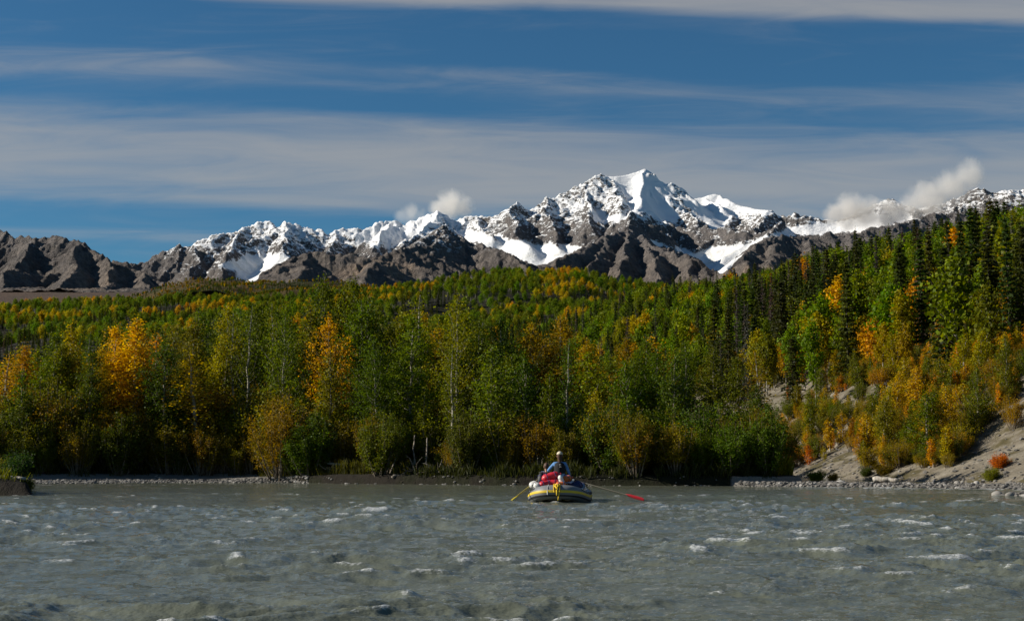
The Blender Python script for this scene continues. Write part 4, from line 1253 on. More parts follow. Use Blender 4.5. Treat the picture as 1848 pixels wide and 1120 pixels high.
driftlog('drift_log', [at(590, 834, 85), at(605, 837, 84.8), at(620, 838, 84.6)], .09, .05, 'broken log on the grassy bank below the white stemmed trees', twigs=[(at(596, 835, 85), at(588, 812, 85.2), .04), (at(590, 834, 85), at(575, 838, 84.8), .04)])
driftlog('drift_log', [at(612, 788, 86.5), at(632, 806, 86)], .045, .02, 'pale dead branch hanging in the dark shrubs')
driftlog('drift_log', [at(708, 861, 80.5), at(725, 857, 80.6), at(737, 849, 80.8)], .11, .06, 'curved drift log on the dark bank left of the root tangle', BARK_DRY)
driftlog('snag', [at(750, 842, 82), at(746, 812, 82.4), at(749, 785, 82.8)], .06, .035, 'left dead standing stem above the root tangle', BARK_DRY, cat='snag', group='dead stems')
driftlog('snag', [at(769, 842, 82), at(770, 815, 82.2), at(771, 790, 82.5)], .06, .04, 'right dead standing stem above the root tangle', BARK_DRY, cat='snag', group='dead stems')
driftlog('snag', [at(687, 846, 83.5), at(690, 815, 83.8), at(691, 792, 84)], .055, .035, 'dead standing stem left of the leaning poles', BARK_DRY, cat='snag', group='dead stems')
driftlog('drift_log', [at(1025, 868, 78.5), at(1060, 858, 79), at(1080, 848, 79.3)], .08, .04, 'dark fallen branch reaching from the bank right of the raft', BARK_STEM, twigs=[(at(1050, 861, 79), at(1070, 862, 78.6), .03), (at(1062, 857, 79), at(1068, 840, 79), .03)])
driftlog('snag', [at(1098, 858, 79), at(1104, 825, 79.4), at(1100, 800, 79.8)], .05, .03, 'crooked pale snag on the bank right of the raft', cat='snag', group='dead stems', twigs=[(at(1103, 832, 79.4), at(1112, 815, 79.4), .025)])
def root_wad(px, D, s, label, seed):
    r_ = np.random.RandomState(seed); T = TB()
    x, y, z = G(px, D)
    for i in range(22):
        a = r_.uniform(0, 6.28); e = r_.uniform(-.1, .9); L = s * r_.uniform(.5, 1.2)
        d = np.array([math.cos(a) * math.cos(e), math.sin(a) * math.cos(e) * .6, math.sin(e)])
        p = np.array([0, 0, .12 * s]); c = [p]
        for k in range(4):
            d = d + r_.normal(0, .28, 3); d /= np.linalg.norm(d); p = p + d * L / 4; c.append(p)
        T.tube(np.array(c), np.linspace(.07, .012, 5) * s, 5)
    me = T.mesh('root_wad', BARK_DRY if seed % 2 else BARK_STEM, True)
    tag(link('root_wad', me, loc=(x, y, z)), label, 'root wad', 'tangled root wads on the bank')
root_wad(600, 84.2, .8, 'pale root tangle on the grassy bank left of the dead stems', 11)
root_wad(752, 80.6, 1.0, 'root tangle below the two dead stems', 12)
root_wad(790, 80.2, 1.0, 'pale root tangle right of the two dead stems', 13)
root_wad(826, 79.6, .8, 'low root tangle at the right end of the driftwood', 15)
def grass(name, n, fx, hgt, label, colr):
    X, Y, Hh = fx(n); Z = land_h(X, Y)
    tuft = fbm(X / 1.3, Y / 2.0, 2, 220) + rs.uniform(-.2, .2, len(X))
    k = (Z > .33) & (tuft > -.12); X, Y, Hh, Z = X[k], Y[k], Hh[k] * (.6 + .8 * np.clip(tuft[k] + .3, 0, 1)), Z[k]
    n = len(X); a = rs.uniform(0, 6.28, n); h = Hh * hgt * rs.uniform(.5, 1.2, n)
    w = .014 + .012 * rs.rand(n)
    lean = rs.normal(0, .22, (n, 2)) * h[:, None]
    dx, dy = np.cos(a) * w, np.sin(a) * w
    B = np.stack([X, Y, Z - .03], 1)
    V = np.stack([B + np.stack([-dx, -dy, 0 * dx], 1), B + np.stack([dx, dy, 0 * dx], 1),
                  B + np.stack([dx * .6 + lean[:, 0] * .4, dy * .6 + lean[:, 1] * .4, h * .6], 1), B + np.stack([lean[:, 0], lean[:, 1], h], 1)], 1).reshape(-1, 3)
    me = mesh_np(name, V, np.arange(4 * n).reshape(-1, 4), False); me.materials.append(LEAF)
    o = link(name, me); o.color = (*colr, 1)
    tag(o, label, 'grass', kind='stuff')
def g_mid(n):
    t = rs.uniform((470 - CX) / F, (740 - CX) / F, n); bd = rs.uniform(.5, 5.5, n)
    Y = np.interp(t, SH_T, SH_D) + bd
    return t * Y, Y, np.ones(n)
grass('bank_grass', 7000, g_mid, .6, 'green grass on the bank below the white stemmed trees', (.060, .060, .011))
def g_left(n):
    t = rs.uniform((-80 - CX) / F, (480 - CX) / F, n); bd = rs.uniform(4.0, 8.5, n); Y = np.interp(t, SH_T, SH_D) + bd
    return t * Y, Y, np.ones(n)
grass('shore_grass', 4500, g_left, .5, 'olive grass and herbs behind the left gravel strip', (.055, .054, .012))
def g_tip(n):
    t = rs.uniform((1385 - CX) / F, (1470 - CX) / F, n * 3); Y = rs.uniform(76, 88, n * 3); X = t * Y
    k = bank_d(X, Y) > .5
    return X[k], Y[k], np.ones(k.sum())
grass('point_grass', 4500, g_tip, .85, 'tall grass on the point of the wooded bank', lerp(OLIVE, YGREEN, .3))
def g_spit(n):
    X = rs.uniform(-25, -18.8, n); Y = rs.uniform(54.8, 62, n)
    return X, Y, np.ones(n)
grass('spit_grass', 3500, g_spit, .42, 'short grass on the near spit at the left edge', lerp(OLIVE, DGREEN, .5))
def g_edge(n):
    t = rs.uniform((740 - CX) / F, (1400 - CX) / F, n); Y = np.interp(t, SH_T, SH_D) + rs.uniform(.15, 2.6, n)
    return t * Y, Y, np.ones(n)
grass('sedge', 7000, g_edge, .55, 'dark sedge along the top of the cut bank behind the raft', (.034, .040, .009))
def bush(px, D, h, wide, colr, pr, label):
    x, y, z = G(px, D)
    plant('bush', pr, (x, y, z - .05), h, wide, colr, label, 'bush', 'low bushes on the shore', 'foliage', 'stems')
bush(38, 57.2, 1.15, .85, (0.030, 0.060, 0.012), 'low_bush', 'dark green bush on the near spit behind the white log')
bush(8, 58.5, .9, .8, OLIVE, 'low_bush', 'olive bush on the near spit at the left edge')
bush(52, 58.6, .8, .7, lerp(OLIVE, DGREEN, .5), 'low_bush', 'small bush at the tip of the near spit')
for i, (px, D, h, c) in enumerate([(1470, 93, .8, GREEN), (1500, 95, .6, OLIVE), (1590, 96, .9, OLIVE), (1615, 97, 1.1, GREEN), (1640, 96, .8, OLIVE), (1560, 98, .7, DGREEN), (1785, 82, .8, OLIVE)]):
    bush(px, D, h, 1.0, jit(c), 'low_bush', f'{["first", "second", "third", "fourth", "fifth", "sixth", "seventh"][[0, 1, 3, 4, 5, 2, 6][i]]} low bush from the left along the foot of the scree')
bush(1800, 84, .9, 1.0, jit(RED), 'low_bush', 'low red bush on the scree near the right edge')
bush(1757, 97, 2.2, 1.1, (.075, .055, .05), 'twiggy_bush', 'grey leafless bush beside the bare scree')

# ================================================================== RAFT
TH = R(-5)
stern = Vector(((1004 - CX) / F * 44.9, 44.9, 0))
fwd = Vector((-math.sin(TH), math.cos(TH), 0))
rc = stern + fwd * 2.28
raft = empty('raft', rc, TH)
tag(raft, 'grey inflatable oar raft with yellow stripe loaded with dry bags', 'raft')
RM = Matrix.Translation(rc) @ Matrix.Rotation(TH, 4, 'Z')
RI = RM.inverted()
def RL(px, py, D): return RI @ at(px, py, D)         # photo point -> raft coordinates
HYP = simple('grey_raft_rubber', (.17, .175, .175), .55, .4, .12, 5, .004)
YEL = simple('yellow_raft_stripe', (.62, .43, .02), .5, .4, .12, 9)
BLK = simple('black_rubber', (.02, .02, .022), .6, .35, .2, 9)
ALU = simple('aluminium_tube', (.55, .55, .55), .35, .5, .1, 9, 0, .9)
REDB = simple('red_dry_bag_vinyl', (.50, .018, .030), .42, .45, .25, 7, .012)
ORG = simple('orange_dry_bag_vinyl', (.62, .14, .02), .45, .45, .2, 7, .012)
WHT = simple('white_bag_vinyl', (.66, .65, .60), .5, .4, .15, 7, .012)
NAVY = simple('navy_bag_cloth', (.016, .028, .085), .6, .35, .2, 7, .012)
SKYB = simple('pale_blue_bag', (.20, .30, .42), .55, .35, .2, 7, .012)
STRAP = simple('dark_blue_strap', (.03, .03, .12), .7, .3, .2, 12)
ROPE = simple('yellow_rope', (.66, .45, .03), .8, .2, .25, 30, .004)
def outline(n):
    th = np.linspace(0, 2 * np.pi, n, endpoint=False) + np.pi / 2
    e = 2 / 3.2
    x = .80 * np.sign(np.cos(th)) * np.abs(np.cos(th)) ** e
    y = 2.04 * np.sign(np.sin(th)) * np.abs(np.sin(th)) ** e
    P = np.stack([x, y], 1)
    Pc = np.concatenate([P, P[:1]]); s = np.concatenate([[0], np.cumsum(np.linalg.norm(np.diff(Pc, axis=0), axis=1))])
    u = np.linspace(0, s[-1], n, endpoint=False)
    return np.stack([np.interp(u, s, Pc[:, 0]), np.interp(u, s, Pc[:, 1])], 1)
def ring_frames(n):
    P = outline(n)
    z = .165 + .19 * np.clip((np.abs(P[:, 1]) - .85) / 1.19, 0, 1) ** 1.8
    Cn = np.concatenate([P, z[:, None]], 1)
    T_ = np.roll(Cn, -1, 0) - np.roll(Cn, 1, 0); T_ /= np.linalg.norm(T_, axis=1)[:, None]
    N_ = np.cross(T_, np.array([0, 0, 1.0])); N_ /= np.linalg.norm(N_, axis=1)[:, None]
    N_ *= np.sign((N_[:, :2] * P).sum(1))[:, None]
    U_ = np.cross(N_, T_); U_ *= np.sign(U_[:, 2])[:, None]
    return Cn, N_, U_
def ring_mesh(name, phis, r, mat, n=120, closed=True):
    Cn, N_, U_ = ring_frames(n)
    ph = np.radians(phis); k = len(ph)
    V = Cn[:, None] + r * (np.cos(ph)[None, :, None] * N_[:, None] + np.sin(ph)[None, :, None] * U_[:, None])
    i = np.arange(n)[:, None]; j = (i + 1) % n
    c = np.arange(k if closed else k - 1)[None, :]; d = (c + 1) % k
    Q = np.stack([i * k + c, j * k + c, j * k + d, i * k + d], -1).reshape(-1, 4)
    me = mesh_np(name, V.reshape(-1, 3), Q, True); me.materials.append(mat)
    bm = bmesh.new(); bm.from_mesh(me); bmesh.ops.recalc_face_normals(bm, faces=bm.faces); bm.to_mesh(me); bm.free()
    return me
tube = link('main_tube', ring_mesh('main_tube', np.arange(0, 360, 18), .225, HYP), parent=raft)
link('stripe', ring_mesh('stripe', [-2, 3, 8, 13, 18], .231, YEL, closed=False), parent=tube)
link('rub_strake', ring_mesh('rub_strake', [-34, -30, -24, -20], .231, BLK, closed=False), parent=tube)
def tmesh(name, mat, tubes, parent):
    T = TB()
    for pts, rad, k in tubes: T.tube(np.array([list(p) for p in pts]), rad, k)
    return link(name, T.mesh(name, mat, True), parent=parent)
def cap_tube(p0, p1, r, k=10, bulge=.5):
    p0, p1 = Vector(p0), Vector(p1); d = (p1 - p0).normalized()
    f = [0, .02, .25, .6, .9, 1.0]
    pts = [p0 - d * r * bulge * (1 - q) for q in f] + [p1 + d * r * bulge * q for q in (0, .1, .4, .75, .98, 1.0)]
    rad = [.02 * r, .35 * r, .72 * r, .93 * r, r, r][:len(f)] + [r, r, .93 * r, .72 * r, .35 * r, .02 * r]
    return [p[:] for p in pts], rad, k
def fl(): # floor
    bm = bmesh.new(); P = outline(40) * .86
    vs_ = [bm.verts.new((x, y, .10 + .17 * max(0, (abs(y) - .85) / 1.19) ** 1.8)) for x, y in P]
    c = bm.verts.new((0, 0, .09))
    for a, b in zip(vs_, vs_[1:] + vs_[:1]): bm.faces.new((a, b, c))
    me = bpy.data.meshes.new('floor'); bm.to_mesh(me); bm.free(); return me
link('floor', fl(), HYP, raft)
for y in (-.95, 1.05): tmesh('thwart', HYP, [cap_tube((-.6, y, .30), (.6, y, .30), .16, 14)], raft)
tmesh('rowing_frame', ALU, [([(sx * .80, -1.0, .43), (sx * .80, 0, .43), (sx * .80, .95, .43)], [.024] * 3, 8) for sx in (-1, 1)] +
      [([(-.80, y, .445), (0, y, .445), (.80, y, .445)], [.022] * 3, 8) for y in (-.98, -.4, .35, .93)], raft)
lockL, lockR = Vector((-.86, .30, .58)), Vector((.86, .30, .58))
for L_ in (lockL, lockR):
    tmesh('oarlock', BLK, [([(L_.x, L_.y, .43), (L_.x, L_.y, .52), (L_.x, L_.y, .55)], [.02] * 3, 6),
                           ([(L_.x - .04, L_.y, .63), (L_.x - .045, L_.y, .56), (L_.x, L_.y, .54), (L_.x + .045, L_.y, .56), (L_.x + .04, L_.y, .63)], [.012] * 5, 5)], raft)
Cn, Nn, Un = ring_frames(120)
def on_tube(i, phi, off=.0):
    a = R(phi); return Vector(Cn[i % 120] + (.225 + off) * (math.cos(a) * Nn[i % 120] + math.sin(a) * Un[i % 120]))
# index 60 is the stern middle
ist = int(np.argmin(Cn[:, 1] + np.abs(Cn[:, 0]) * .01))
rope = [[on_tube(ist, 75, .02), on_tube(ist, 40, .02), on_tube(ist, 10, .025), on_tube(ist, -15, .03) + Vector((0, -.02, -.03))],
        [on_tube(ist + 1, 80, .02), on_tube(ist + 1, 45, .02), on_tube(ist + 1, 15, .02), on_tube(ist, -40, .03) + Vector((.04, -.05, -.08))],
        [on_tube(ist - 1, 85, .02), on_tube(ist - 1, 40, .02), on_tube(ist - 1, 0, .03)]]
sgn = 1 if Cn[(ist + 1) % 120, 0] > 0 else -1
tmesh('stern_rope', ROPE, [(p, [.026] * (len(p) - 1) + [.015], 6) for p in rope] + [([on_tube(ist, 70, .03) + Vector((dx, 0, 0)), on_tube(ist, 45, .045) + Vector((-dx, 0, 0)), on_tube(ist, 20, .04) + Vector((dx * .5, 0, 0))], [.03, .035, .02], 6) for dx in (-.05, .05)], raft)
tmesh('white_strap', WHT, [([on_tube(ist - 3 * sgn, 85, .01), on_tube(ist - 3 * sgn, 40, .012), on_tube(ist - 3 * sgn, 5, .012), on_tube(ist - 3 * sgn, -18, .015)], [.014] * 4, 5)], raft)
for k in (-16, -9, 9, 16, 24, -24, 32, -32, 40, -40):
    a, b = on_tube(ist + k, 42, .012), on_tube(ist + k + 1, 42, .012)
    tmesh('d_ring', ALU, [([a, (a + b) / 2 + Vector((0, 0, .03)), b], [.012] * 3, 5)], raft)
gl = [on_tube(ist + k, 40 - 16 * abs(math.sin(k * math.pi / 8)), .022) for k in range(8, 53)]
tmesh('grab_line', BLK, [(gl, [.010] * len(gl), 5)], raft)
gl = [on_tube(ist - k, 40 - 16 * abs(math.sin(k * math.pi / 8)), .022) for k in range(8, 53)]
tmesh('grab_line', BLK, [(gl, [.010] * len(gl), 5)], raft)
# maker's mark: a small pale patch on the stern quarter, as in the photograph
pm = on_tube(ist - 13 * sgn, 30, .004); pm2 = on_tube(ist - 10 * sgn, 30, .004); pm3 = on_tube(ist - 10 * sgn, 50, .004); pm4 = on_tube(ist - 13 * sgn, 50, .004)
me = bpy.data.meshes.new('badge'); me.from_pydata([v[:] for v in (pm, pm2, pm3, pm4)], [], [(0, 1, 2, 3)]); link('badge', me, WHT, raft)

# ---- oars
def oar(label, handle, lock, tip, blade_mat, blade_w, roll, shaft_mat):
    """three measured points: grip, lock and blade tip, in world space"""
    h, t_ = Vector(handle), Vector(tip)
    d = (t_ - h).normalized(); L = (t_ - h).length
    o = empty('oar', h); tag(o, label, 'oar', 'oars of the raft')
    pt = lambda s: d * s
    sh0 = L - .72
    T = TB(); T.tube(np.array([list(pt(s)) for s in np.linspace(.16, sh0 + .1, 8)]), [.027] * 8, 8); link('shaft', T.mesh('shaft', shaft_mat, True), parent=o)
    T = TB(); T.tube(np.array([list(pt(s)) for s in (0, .01, .08, .17)]), [.012, .021, .022, .020], 8); link('grip', T.mesh('grip', BLK, True), parent=o)
    ll = (Vector(lock) - h).dot(d)
    T = TB(); T.tube(np.array([list(pt(s)) for s in (ll - .22, ll - .21, ll + .21, ll + .22)]), [.027, .034, .034, .027], 8); link('sleeve', T.mesh('sleeve', BLK, True), parent=o)
    # blade
    up = Vector((0, 0, 1)); sd = d.cross(up).normalized(); nb = sd.cross(d).normalized()
    w = (sd * math.cos(roll) + nb * math.sin(roll)); nn = d.cross(w).normalized()
    prof = [(0, .03), (.10, .06), (.25, .095), (.50, .10), (.66, .095), (.72, .07)]
    V, Q = [], []
    for s, hw in prof:
        for a, b in ((-1, 0), (-.4, .012), (.4, .012), (1, 0), (.4, -.012), (-.4, -.012)):
            V.append((pt(sh0 + s) + w * (a * hw * blade_w) + nn * b)[:])
    for i in range(len(prof) - 1):
        for k in range(6): Q.append((i * 6 + k, i * 6 + (k + 1) % 6, i * 6 + 6 + (k + 1) % 6, i * 6 + 6 + k))
    me = bpy.data.meshes.new('blade'); me.from_pydata(V, [], Q + [tuple(range(5, -1, -1)), tuple(len(V) - 6 + k for k in range(6))]); me.update()
    link('blade', me, blade_mat, o)
OARM = simple('yellow_oar_shaft', (.30, .24, .04), .5, .4, .25, 10)
OARD = simple('dark_oar_shaft', (.045, .042, .022), .5, .4, .25, 10)
OARY = simple('yellow_oar_blade', (.62, .47, .03), .45, .4, .15, 10)
OARR = simple('red_oar_blade', (.45, .015, .03), .45, .4, .15, 10)
oar('yellow oar reaching into the water left of the raft', at(991, 850, 47.7), RM @ lockL, at(920, 905, 44.7), OARY, .42, R(8), OARM)
oar('oar with flat red blade right of the raft', at(1022, 862, 47.4), RM @ lockR, at(1162, 901, 45.6), OARR, .8, R(50), OARD)

# ---- luggage
def drybag(label, c, axis, L, r, mat, strap=STRAP, squash=.85, roll_end=True, name='dry_bag', group='bags piled on the raft'):
    """a soft tube bag: bulging body, creases, rolled closure and a strap round it"""
    c = Vector(c); ax = Vector(axis).normalized()
    o = empty(name, c); tag(o, label, 'bag', group)
    r_ = np.random.RandomState(len(label) * 7)
    u = Vector((0, 0, 1)); sd = ax.cross(u)
    if sd.length < .1: sd = Vector((1, 0, 0))
    sd.normalize(); up = sd.cross(ax).normalized()
    n, k = 13, 16; V, Q = [], []
    for i in range(n):
        f = i / (n - 1); s = (f - .5) * L
        rr = r * (1 - abs(2 * f - 1) ** 4.5) ** .5 if 0 < f < 1 else .02
        for j in range(k):
            a = 6.283 * j / k
            w = rr * (1 + r_.normal(0, .035) + .06 * math.sin(3 * a + 9 * f) * math.sin(14 * f))
            V.append((ax * s + sd * (math.cos(a) * w) + up * (math.sin(a) * w * squash))[:])
    for i in range(n - 1):
        for j in range(k): Q.append((i * k + j, i * k + (j + 1) % k, i * k + k + (j + 1) % k, i * k + k + j))
    me = bpy.data.meshes.new('bag_body'); me.from_pydata(V, [], Q); me.update()
    for p in me.polygons: p.use_smooth = True
    b = link('body', me, mat, o)
    for f in (-.22, .22):
        T = TB(); T.tube(np.array([list(ax * (f * L) + sd * (math.cos(a) * r * 1.02) + up * (math.sin(a) * r * squash * 1.02)) for a in np.linspace(0, 6.283, 15)]), [.011] * 15, 4)
        link('strap', T.mesh('strap', strap, True), parent=o)
    if roll_end:
        e = ax * (L * .52)
        T = TB(); T.tube(np.array([list(e - sd * r * .65), list(e - sd * r * .3), list(e + sd * r * .3), list(e + sd * r * .65)]), [.035, .045, .045, .035], 7)
        link('rolled_closure', T.mesh('rolled_closure', mat, True), parent=o)
X_ = Vector((1, 0, 0))
drybag('upper red dry bag slung across the pile of luggage', at(994, 860, 46.0), (1, .15, .28), .62, .165, REDB)
drybag('lower left red dry bag behind the stern tube', at(984, 873, 45.7), (1, .3, .12), .42, .13, REDB)
drybag('lower middle red dry bag wedged beside the orange one', at(998, 871, 45.75), (1, -.2, .05), .40, .13, REDB)
drybag('dark red bag under the upper red dry bag', at(1006, 863, 46.1), (.7, .6, -.3), .40, .12, REDB)
drybag('white sack standing upright in the middle of the luggage', at(1013, 866, 45.65), (.35, 0, -1), .34, .095, WHT, WHT)
drybag('low orange dry bag right behind the stern tube', at(1012, 874, 45.5), (1, .2, .0), .34, .11, ORG)
drybag('upper orange dry bag on the right of the pile', at(1024, 863, 46.1), (.6, .8, .1), .36, .125, ORG)
drybag('left one of two white bags hung over the left tube', at(963, 874, 46.1), (.3, 1, .1), .34, .125, WHT, WHT)
drybag('right one of two white bags over the left tube', at(970, 877, 45.7), (.4, .5, -.6), .28, .11, WHT, WHT)
drybag('navy blue bag on the right side of the raft', at(1041, 876, 46.2), (.5, 1, .1), .46, .16, NAVY)
drybag('pale blue bag against the right tube', at(1049, 877, 46.4), (.3, 1, .2), .30, .11, SKYB)
drybag('black bag on the left of the luggage pile', at(976, 863, 46.4), (.1, .3, 1), .36, .10, BLK)
drybag('grey helmet bag on top of the black bag', at(980, 853, 46.5), (1, .2, .1), .14, .07, simple('grey_bag', (.35, .35, .33), .6), roll_end=False)
drybag('dark blue bag low under the red dry bags', at(990, 879, 46.4), (1, 0, 0), .9, .16, NAVY)
drybag('dark bag low under the orange dry bags', at(1022, 878, 46.3), (1, .1, 0), .6, .15, BLK)
def cooler():
    p = RM @ Vector((.02, .12, .15))
    o = empty('cooler', p, TH); tag(o, 'white and blue cooler box the rower sits on', 'cooler')
    for nm, z0, z1, e, m in (('box', 0, .52, 0, SKYB), ('lid', .523, .59, .015, WHT)):
        bm = bmesh.new(); bmesh.ops.create_cube(bm, size=1)
        for v in bm.verts: v.co = Vector((v.co.x * (.86 + e), v.co.y * (.44 + e), z0 + (v.co.z + .5) * (z1 - z0)))
        bmesh.ops.bevel(bm, geom=bm.edges[:], offset=.02, segments=2, affect='EDGES')
        me = bpy.data.meshes.new(nm); bm.to_mesh(me); bm.free(); link(nm, me, m, o)
cooler()

# ================================================================== PEOPLE
SKIN = simple('skin', (.36, .19, .125), .55, .4, .1, 9)
SHIRT = simple('light_blue_shirt_cloth', (.115, .25, .48), .85, .2, .2, 8, .006)
DARKC = simple('dark_jacket_cloth', (.014, .014, .018), .85, .2, .25, 8, .006)
VEST = simple('dark_life_vest_nylon', (.010, .010, .012), .75, .25, .25, 9, .01)
TROU = simple('dark_trouser_cloth', (.03, .032, .04), .9, .2, .25, 8, .006)
CAPM = simple('beige_cap_cloth', (.62, .54, .40), .9, .2, .12, 12, .003)
HAIR = simple('brown_hair', (.075, .035, .018), .6, .35, .4, 22, .01)
def person(name, label, loc, rz, hands, shirt, lean=.12, head_turn=0.0, cap=True, long_hair=True, vest=True):
    """seated figure facing +Y, grown as one skin from pelvis to fingertips"""
    J, E, Rr = [], [], []
    def j(p, r, par=None):
        J.append(Vector(p)); Rr.append(r if isinstance(r, tuple) else (r, r))
        if par is not None: E.append((par, len(J) - 1))
        return len(J) - 1
    pel = j((0, 0, .10), (.155, .125)); sp = j((0, lean * .35, .28), (.135, .105), pel); ch = j((0, lean * .75, .44), (.165, .115), sp)
    nb = j((0, lean * .95, .555), (.075, .07), ch); nk = j((0, lean + .01, .61), (.055, .055), nb)
    hd = j((0, lean + .03, .69), (.072, .082), nk); h2 = j((0, lean + .035, .775), (.080, .098), hd); h3 = j((0, lean + .03, .845), (.058, .072), h2)
    tipsn = []
    for s, hp in ((-1, hands[0]), (1, hands[1])):
        sh = j((s * .185, lean * .85, .50), .068, ch)
        hp = Vector(hp); shv = J[sh]; mid = (shv + hp) / 2
        dv = hp - shv; reach = dv.length; bend = math.sqrt(max(.0, .29 ** 2 - min(reach / 2, .285) ** 2))
        el = mid + Vector((s * .75, -.25, -.62)).normalized() * bend
        e_ = j(el, .046, sh); m_ = j(el.lerp(hp, .45), .040, e_); w_ = j(hp, .028, m_)
        fd = (hp - el).normalized(); pal = j(hp + fd * .055, (.036, .022), w_)
        tipsn.append((hp + fd * .085, fd, s))
        hpj = j((s * .095, .05, .08), .098, pel); kn = j((s * .17, .47, .13), .062, hpj); md = j((s * .17, .50, -.06), .056, kn); an = j((s * .17, .50, -.27), .038, md); ft = j((s * .18, .66, -.31), (.04, .03), an)
    me = bpy.data.meshes.new(name); me.from_pydata([v[:] for v in J], E, []); me.update()
    o = bpy.data.objects.new(name, me); C.objects.link(o)
    sk = o.modifiers.new('skin', 'SKIN'); sk.use_smooth_shade = True
    for i, d in enumerate(me.skin_vertices[0].data):
        d.radius = Rr[i]; d.use_root = (i == 0)
    sb = o.modifiers.new('sub', 'SUBSURF'); sb.levels = sb.render_levels = 2
    dg = bpy.context.evaluated_depsgraph_get(); ev = o.evaluated_get(dg)
    body = bpy.data.meshes.new_from_object(ev)
    o.modifiers.clear()
    bm = bmesh.new(); bm.from_mesh(body)
    # fingers and thumb, ears and nose grown into the same mesh
    T = TB()
    for tp, fd, s in tipsn:
        acr = Vector((s, 0, 0)) - fd * fd.x * s; acr.normalize(); dn = fd.cross(acr).normalized() * (-1 if fd.cross(acr).z > 0 else 1)
        for q, ln in ((-1.5, .062), (-.5, .074), (.5, .080), (1.5, .072)):
            b0 = tp + acr * q * .018 - fd * .02
            T.tube(np.array([list(b0), list(b0 + fd * ln * .5 + dn * .012), list(b0 + fd * ln * .62 + dn * .045), list(b0 + fd * ln * .40 + dn * .068)]), [.0095, .009, .0085, .006], 6)
        b0 = tp - fd * .05 - acr * .03
        T.tube(np.array([list(b0), list(b0 - acr * .022 + fd * .02 + dn * .02), list(b0 - acr * .012 + fd * .05 + dn * .045)]), [.011, .010, .007], 6)
    hc = J[h2]
    for s in (-1, 1): T.tube(np.array([list(hc + Vector((s * .078, -.005, -.055))), list(hc + Vector((s * .092, -.01, -.025))), list(hc + Vector((s * .080, -.005, .005)))]), [.008, .016, .008], 6)
    T.tube(np.array([list(hc + Vector((0, .088, .0))), list(hc + Vector((0, .112, -.035))), list(hc + Vector((0, .09, -.048)))]), [.008, .016, .010], 6)
    fm = T.mesh('x', SKIN, True); nf = len(bm.faces); bm.from_mesh(fm)
    bm.faces.ensure_lookup_table()
    for i, f in enumerate(bm.faces):
        c = f.calc_center_median(); f.smooth = True
        if i >= nf: f.material_index = 1; continue
        nearhand = min((c - tp).length for tp, _, _ in tipsn) < .10
        if c.z > .575 and abs(c.x) < .12: f.material_index = 1
        elif nearhand: f.material_index = 1
        elif c.z < .20 and (c.y > .06 or c.z < .10) and not any((c - J[E[k][1]]).length < .0 for k in range(1)): f.material_index = 2 if abs(c.x) < .30 and c.z < .21 else 0
        else: f.material_index = 0
    body2 = bpy.data.meshes.new('body'); bm.to_mesh(body2); bm.free()
    for m in (shirt, SKIN, TROU): body2.materials.append(m)
    o.data = body2
    o.location = loc; o.rotation_euler = (0, 0, rz)
    tag(o, label, 'person', 'people on the raft')
    # scalp
    def shell(nm, mat, fn, zlo, rx, ry, rz_, cen, parent):
        bm = bmesh.new(); bmesh.ops.create_uvsphere(bm, u_segments=20, v_segments=14, radius=1)
        bmesh.ops.delete(bm, geom=[v for v in bm.verts if not fn(v.co)], context='VERTS')
        for v in bm.verts: v.co = Vector((v.co.x * rx, v.co.y * ry, v.co.z * rz_)) + cen
        me = bpy.data.meshes.new(nm); bm.to_mesh(me); bm.free()
        for p in me.polygons: p.use_smooth = True
        x = link(nm, me, mat, parent); md = x.modifiers.new('s', 'SOLIDIFY'); md.thickness = .012; return x
    hcen = hc + Vector((0, -.008, 0))
    hair = shell('hair', HAIR, lambda c: (c.y < .15 and c.z > -.72) or c.z > .55, 0, .094, .114, .122, hcen, o)
    if long_hair:
        T = TB()
        r_ = np.random.RandomState(3)
        for i in range(16):
            a = -math.pi / 2 + r_.uniform(-.75, .75); p = hcen + Vector((math.cos(a) * .085, math.sin(a) * .10, -.03))
            L = r_.uniform(.16, .27)
            T.tube(np.array([list(p), list(p + Vector((0, -.012, -L * .4))), list(p + Vector((-p.x * .7, -.03, -L)))]), [.016, .015, .005], 5)
        link('loose_hair', T.mesh('loose_hair', HAIR, True), parent=hair)
    if cap:
        cp = shell('cap', CAPM, lambda c: c.z > .12, 0, .108, .126, .13, hcen + Vector((0, .0, .012)), o)
        V, Q = [], []
        for i in range(9):
            a = R(25 + 130 * i / 8)
            V += [(hcen + Vector((math.cos(a) * .107, math.sin(a) * .125, .03)))[:], (hcen + Vector((math.cos(a) * .105, math.sin(a) * .125 + .085 * math.sin(math.pi * i / 8), .012)))[:]]
        for i in range(8): Q.append((2 * i, 2 * i + 1, 2 * i + 3, 2 * i + 2))
        me = bpy.data.meshes.new('brim'); me.from_pydata(V, [], Q); br = link('brim', me, CAPM, cp); br.modifiers.new('s', 'SOLIDIFY').thickness = .006
    if vest:
        n, k = 9, 22; V, Q = [], []
        for i in range(n):
            f = i / (n - 1); z = .19 + f * .37; yc = np.interp(z, [.1, .28, .44, .56], [0, lean * .35, lean * .75, lean * .95])
            rx = np.interp(f, [0, .3, .7, .9, 1], [.185, .185, .195, .155, .10]); ry = np.interp(f, [0, .3, .7, .9, 1], [.15, .16, .165, .135, .095])
            for q in range(k):
                a = 6.283 * q / k; w = 1 + (.045 if q % 4 < 2 else 0)
                V.append((math.cos(a) * rx * w, yc + math.sin(a) * ry * w, z))
        for i in range(n - 1):
            for q in range(k): Q.append((i * k + q, i * k + (q + 1) % k, i * k + k + (q + 1) % k, i * k + k + q))
        me = bpy.data.meshes.new('life_vest'); me.from_pydata(V, [], Q); me.update()
        for p in me.polygons: p.use_smooth = True
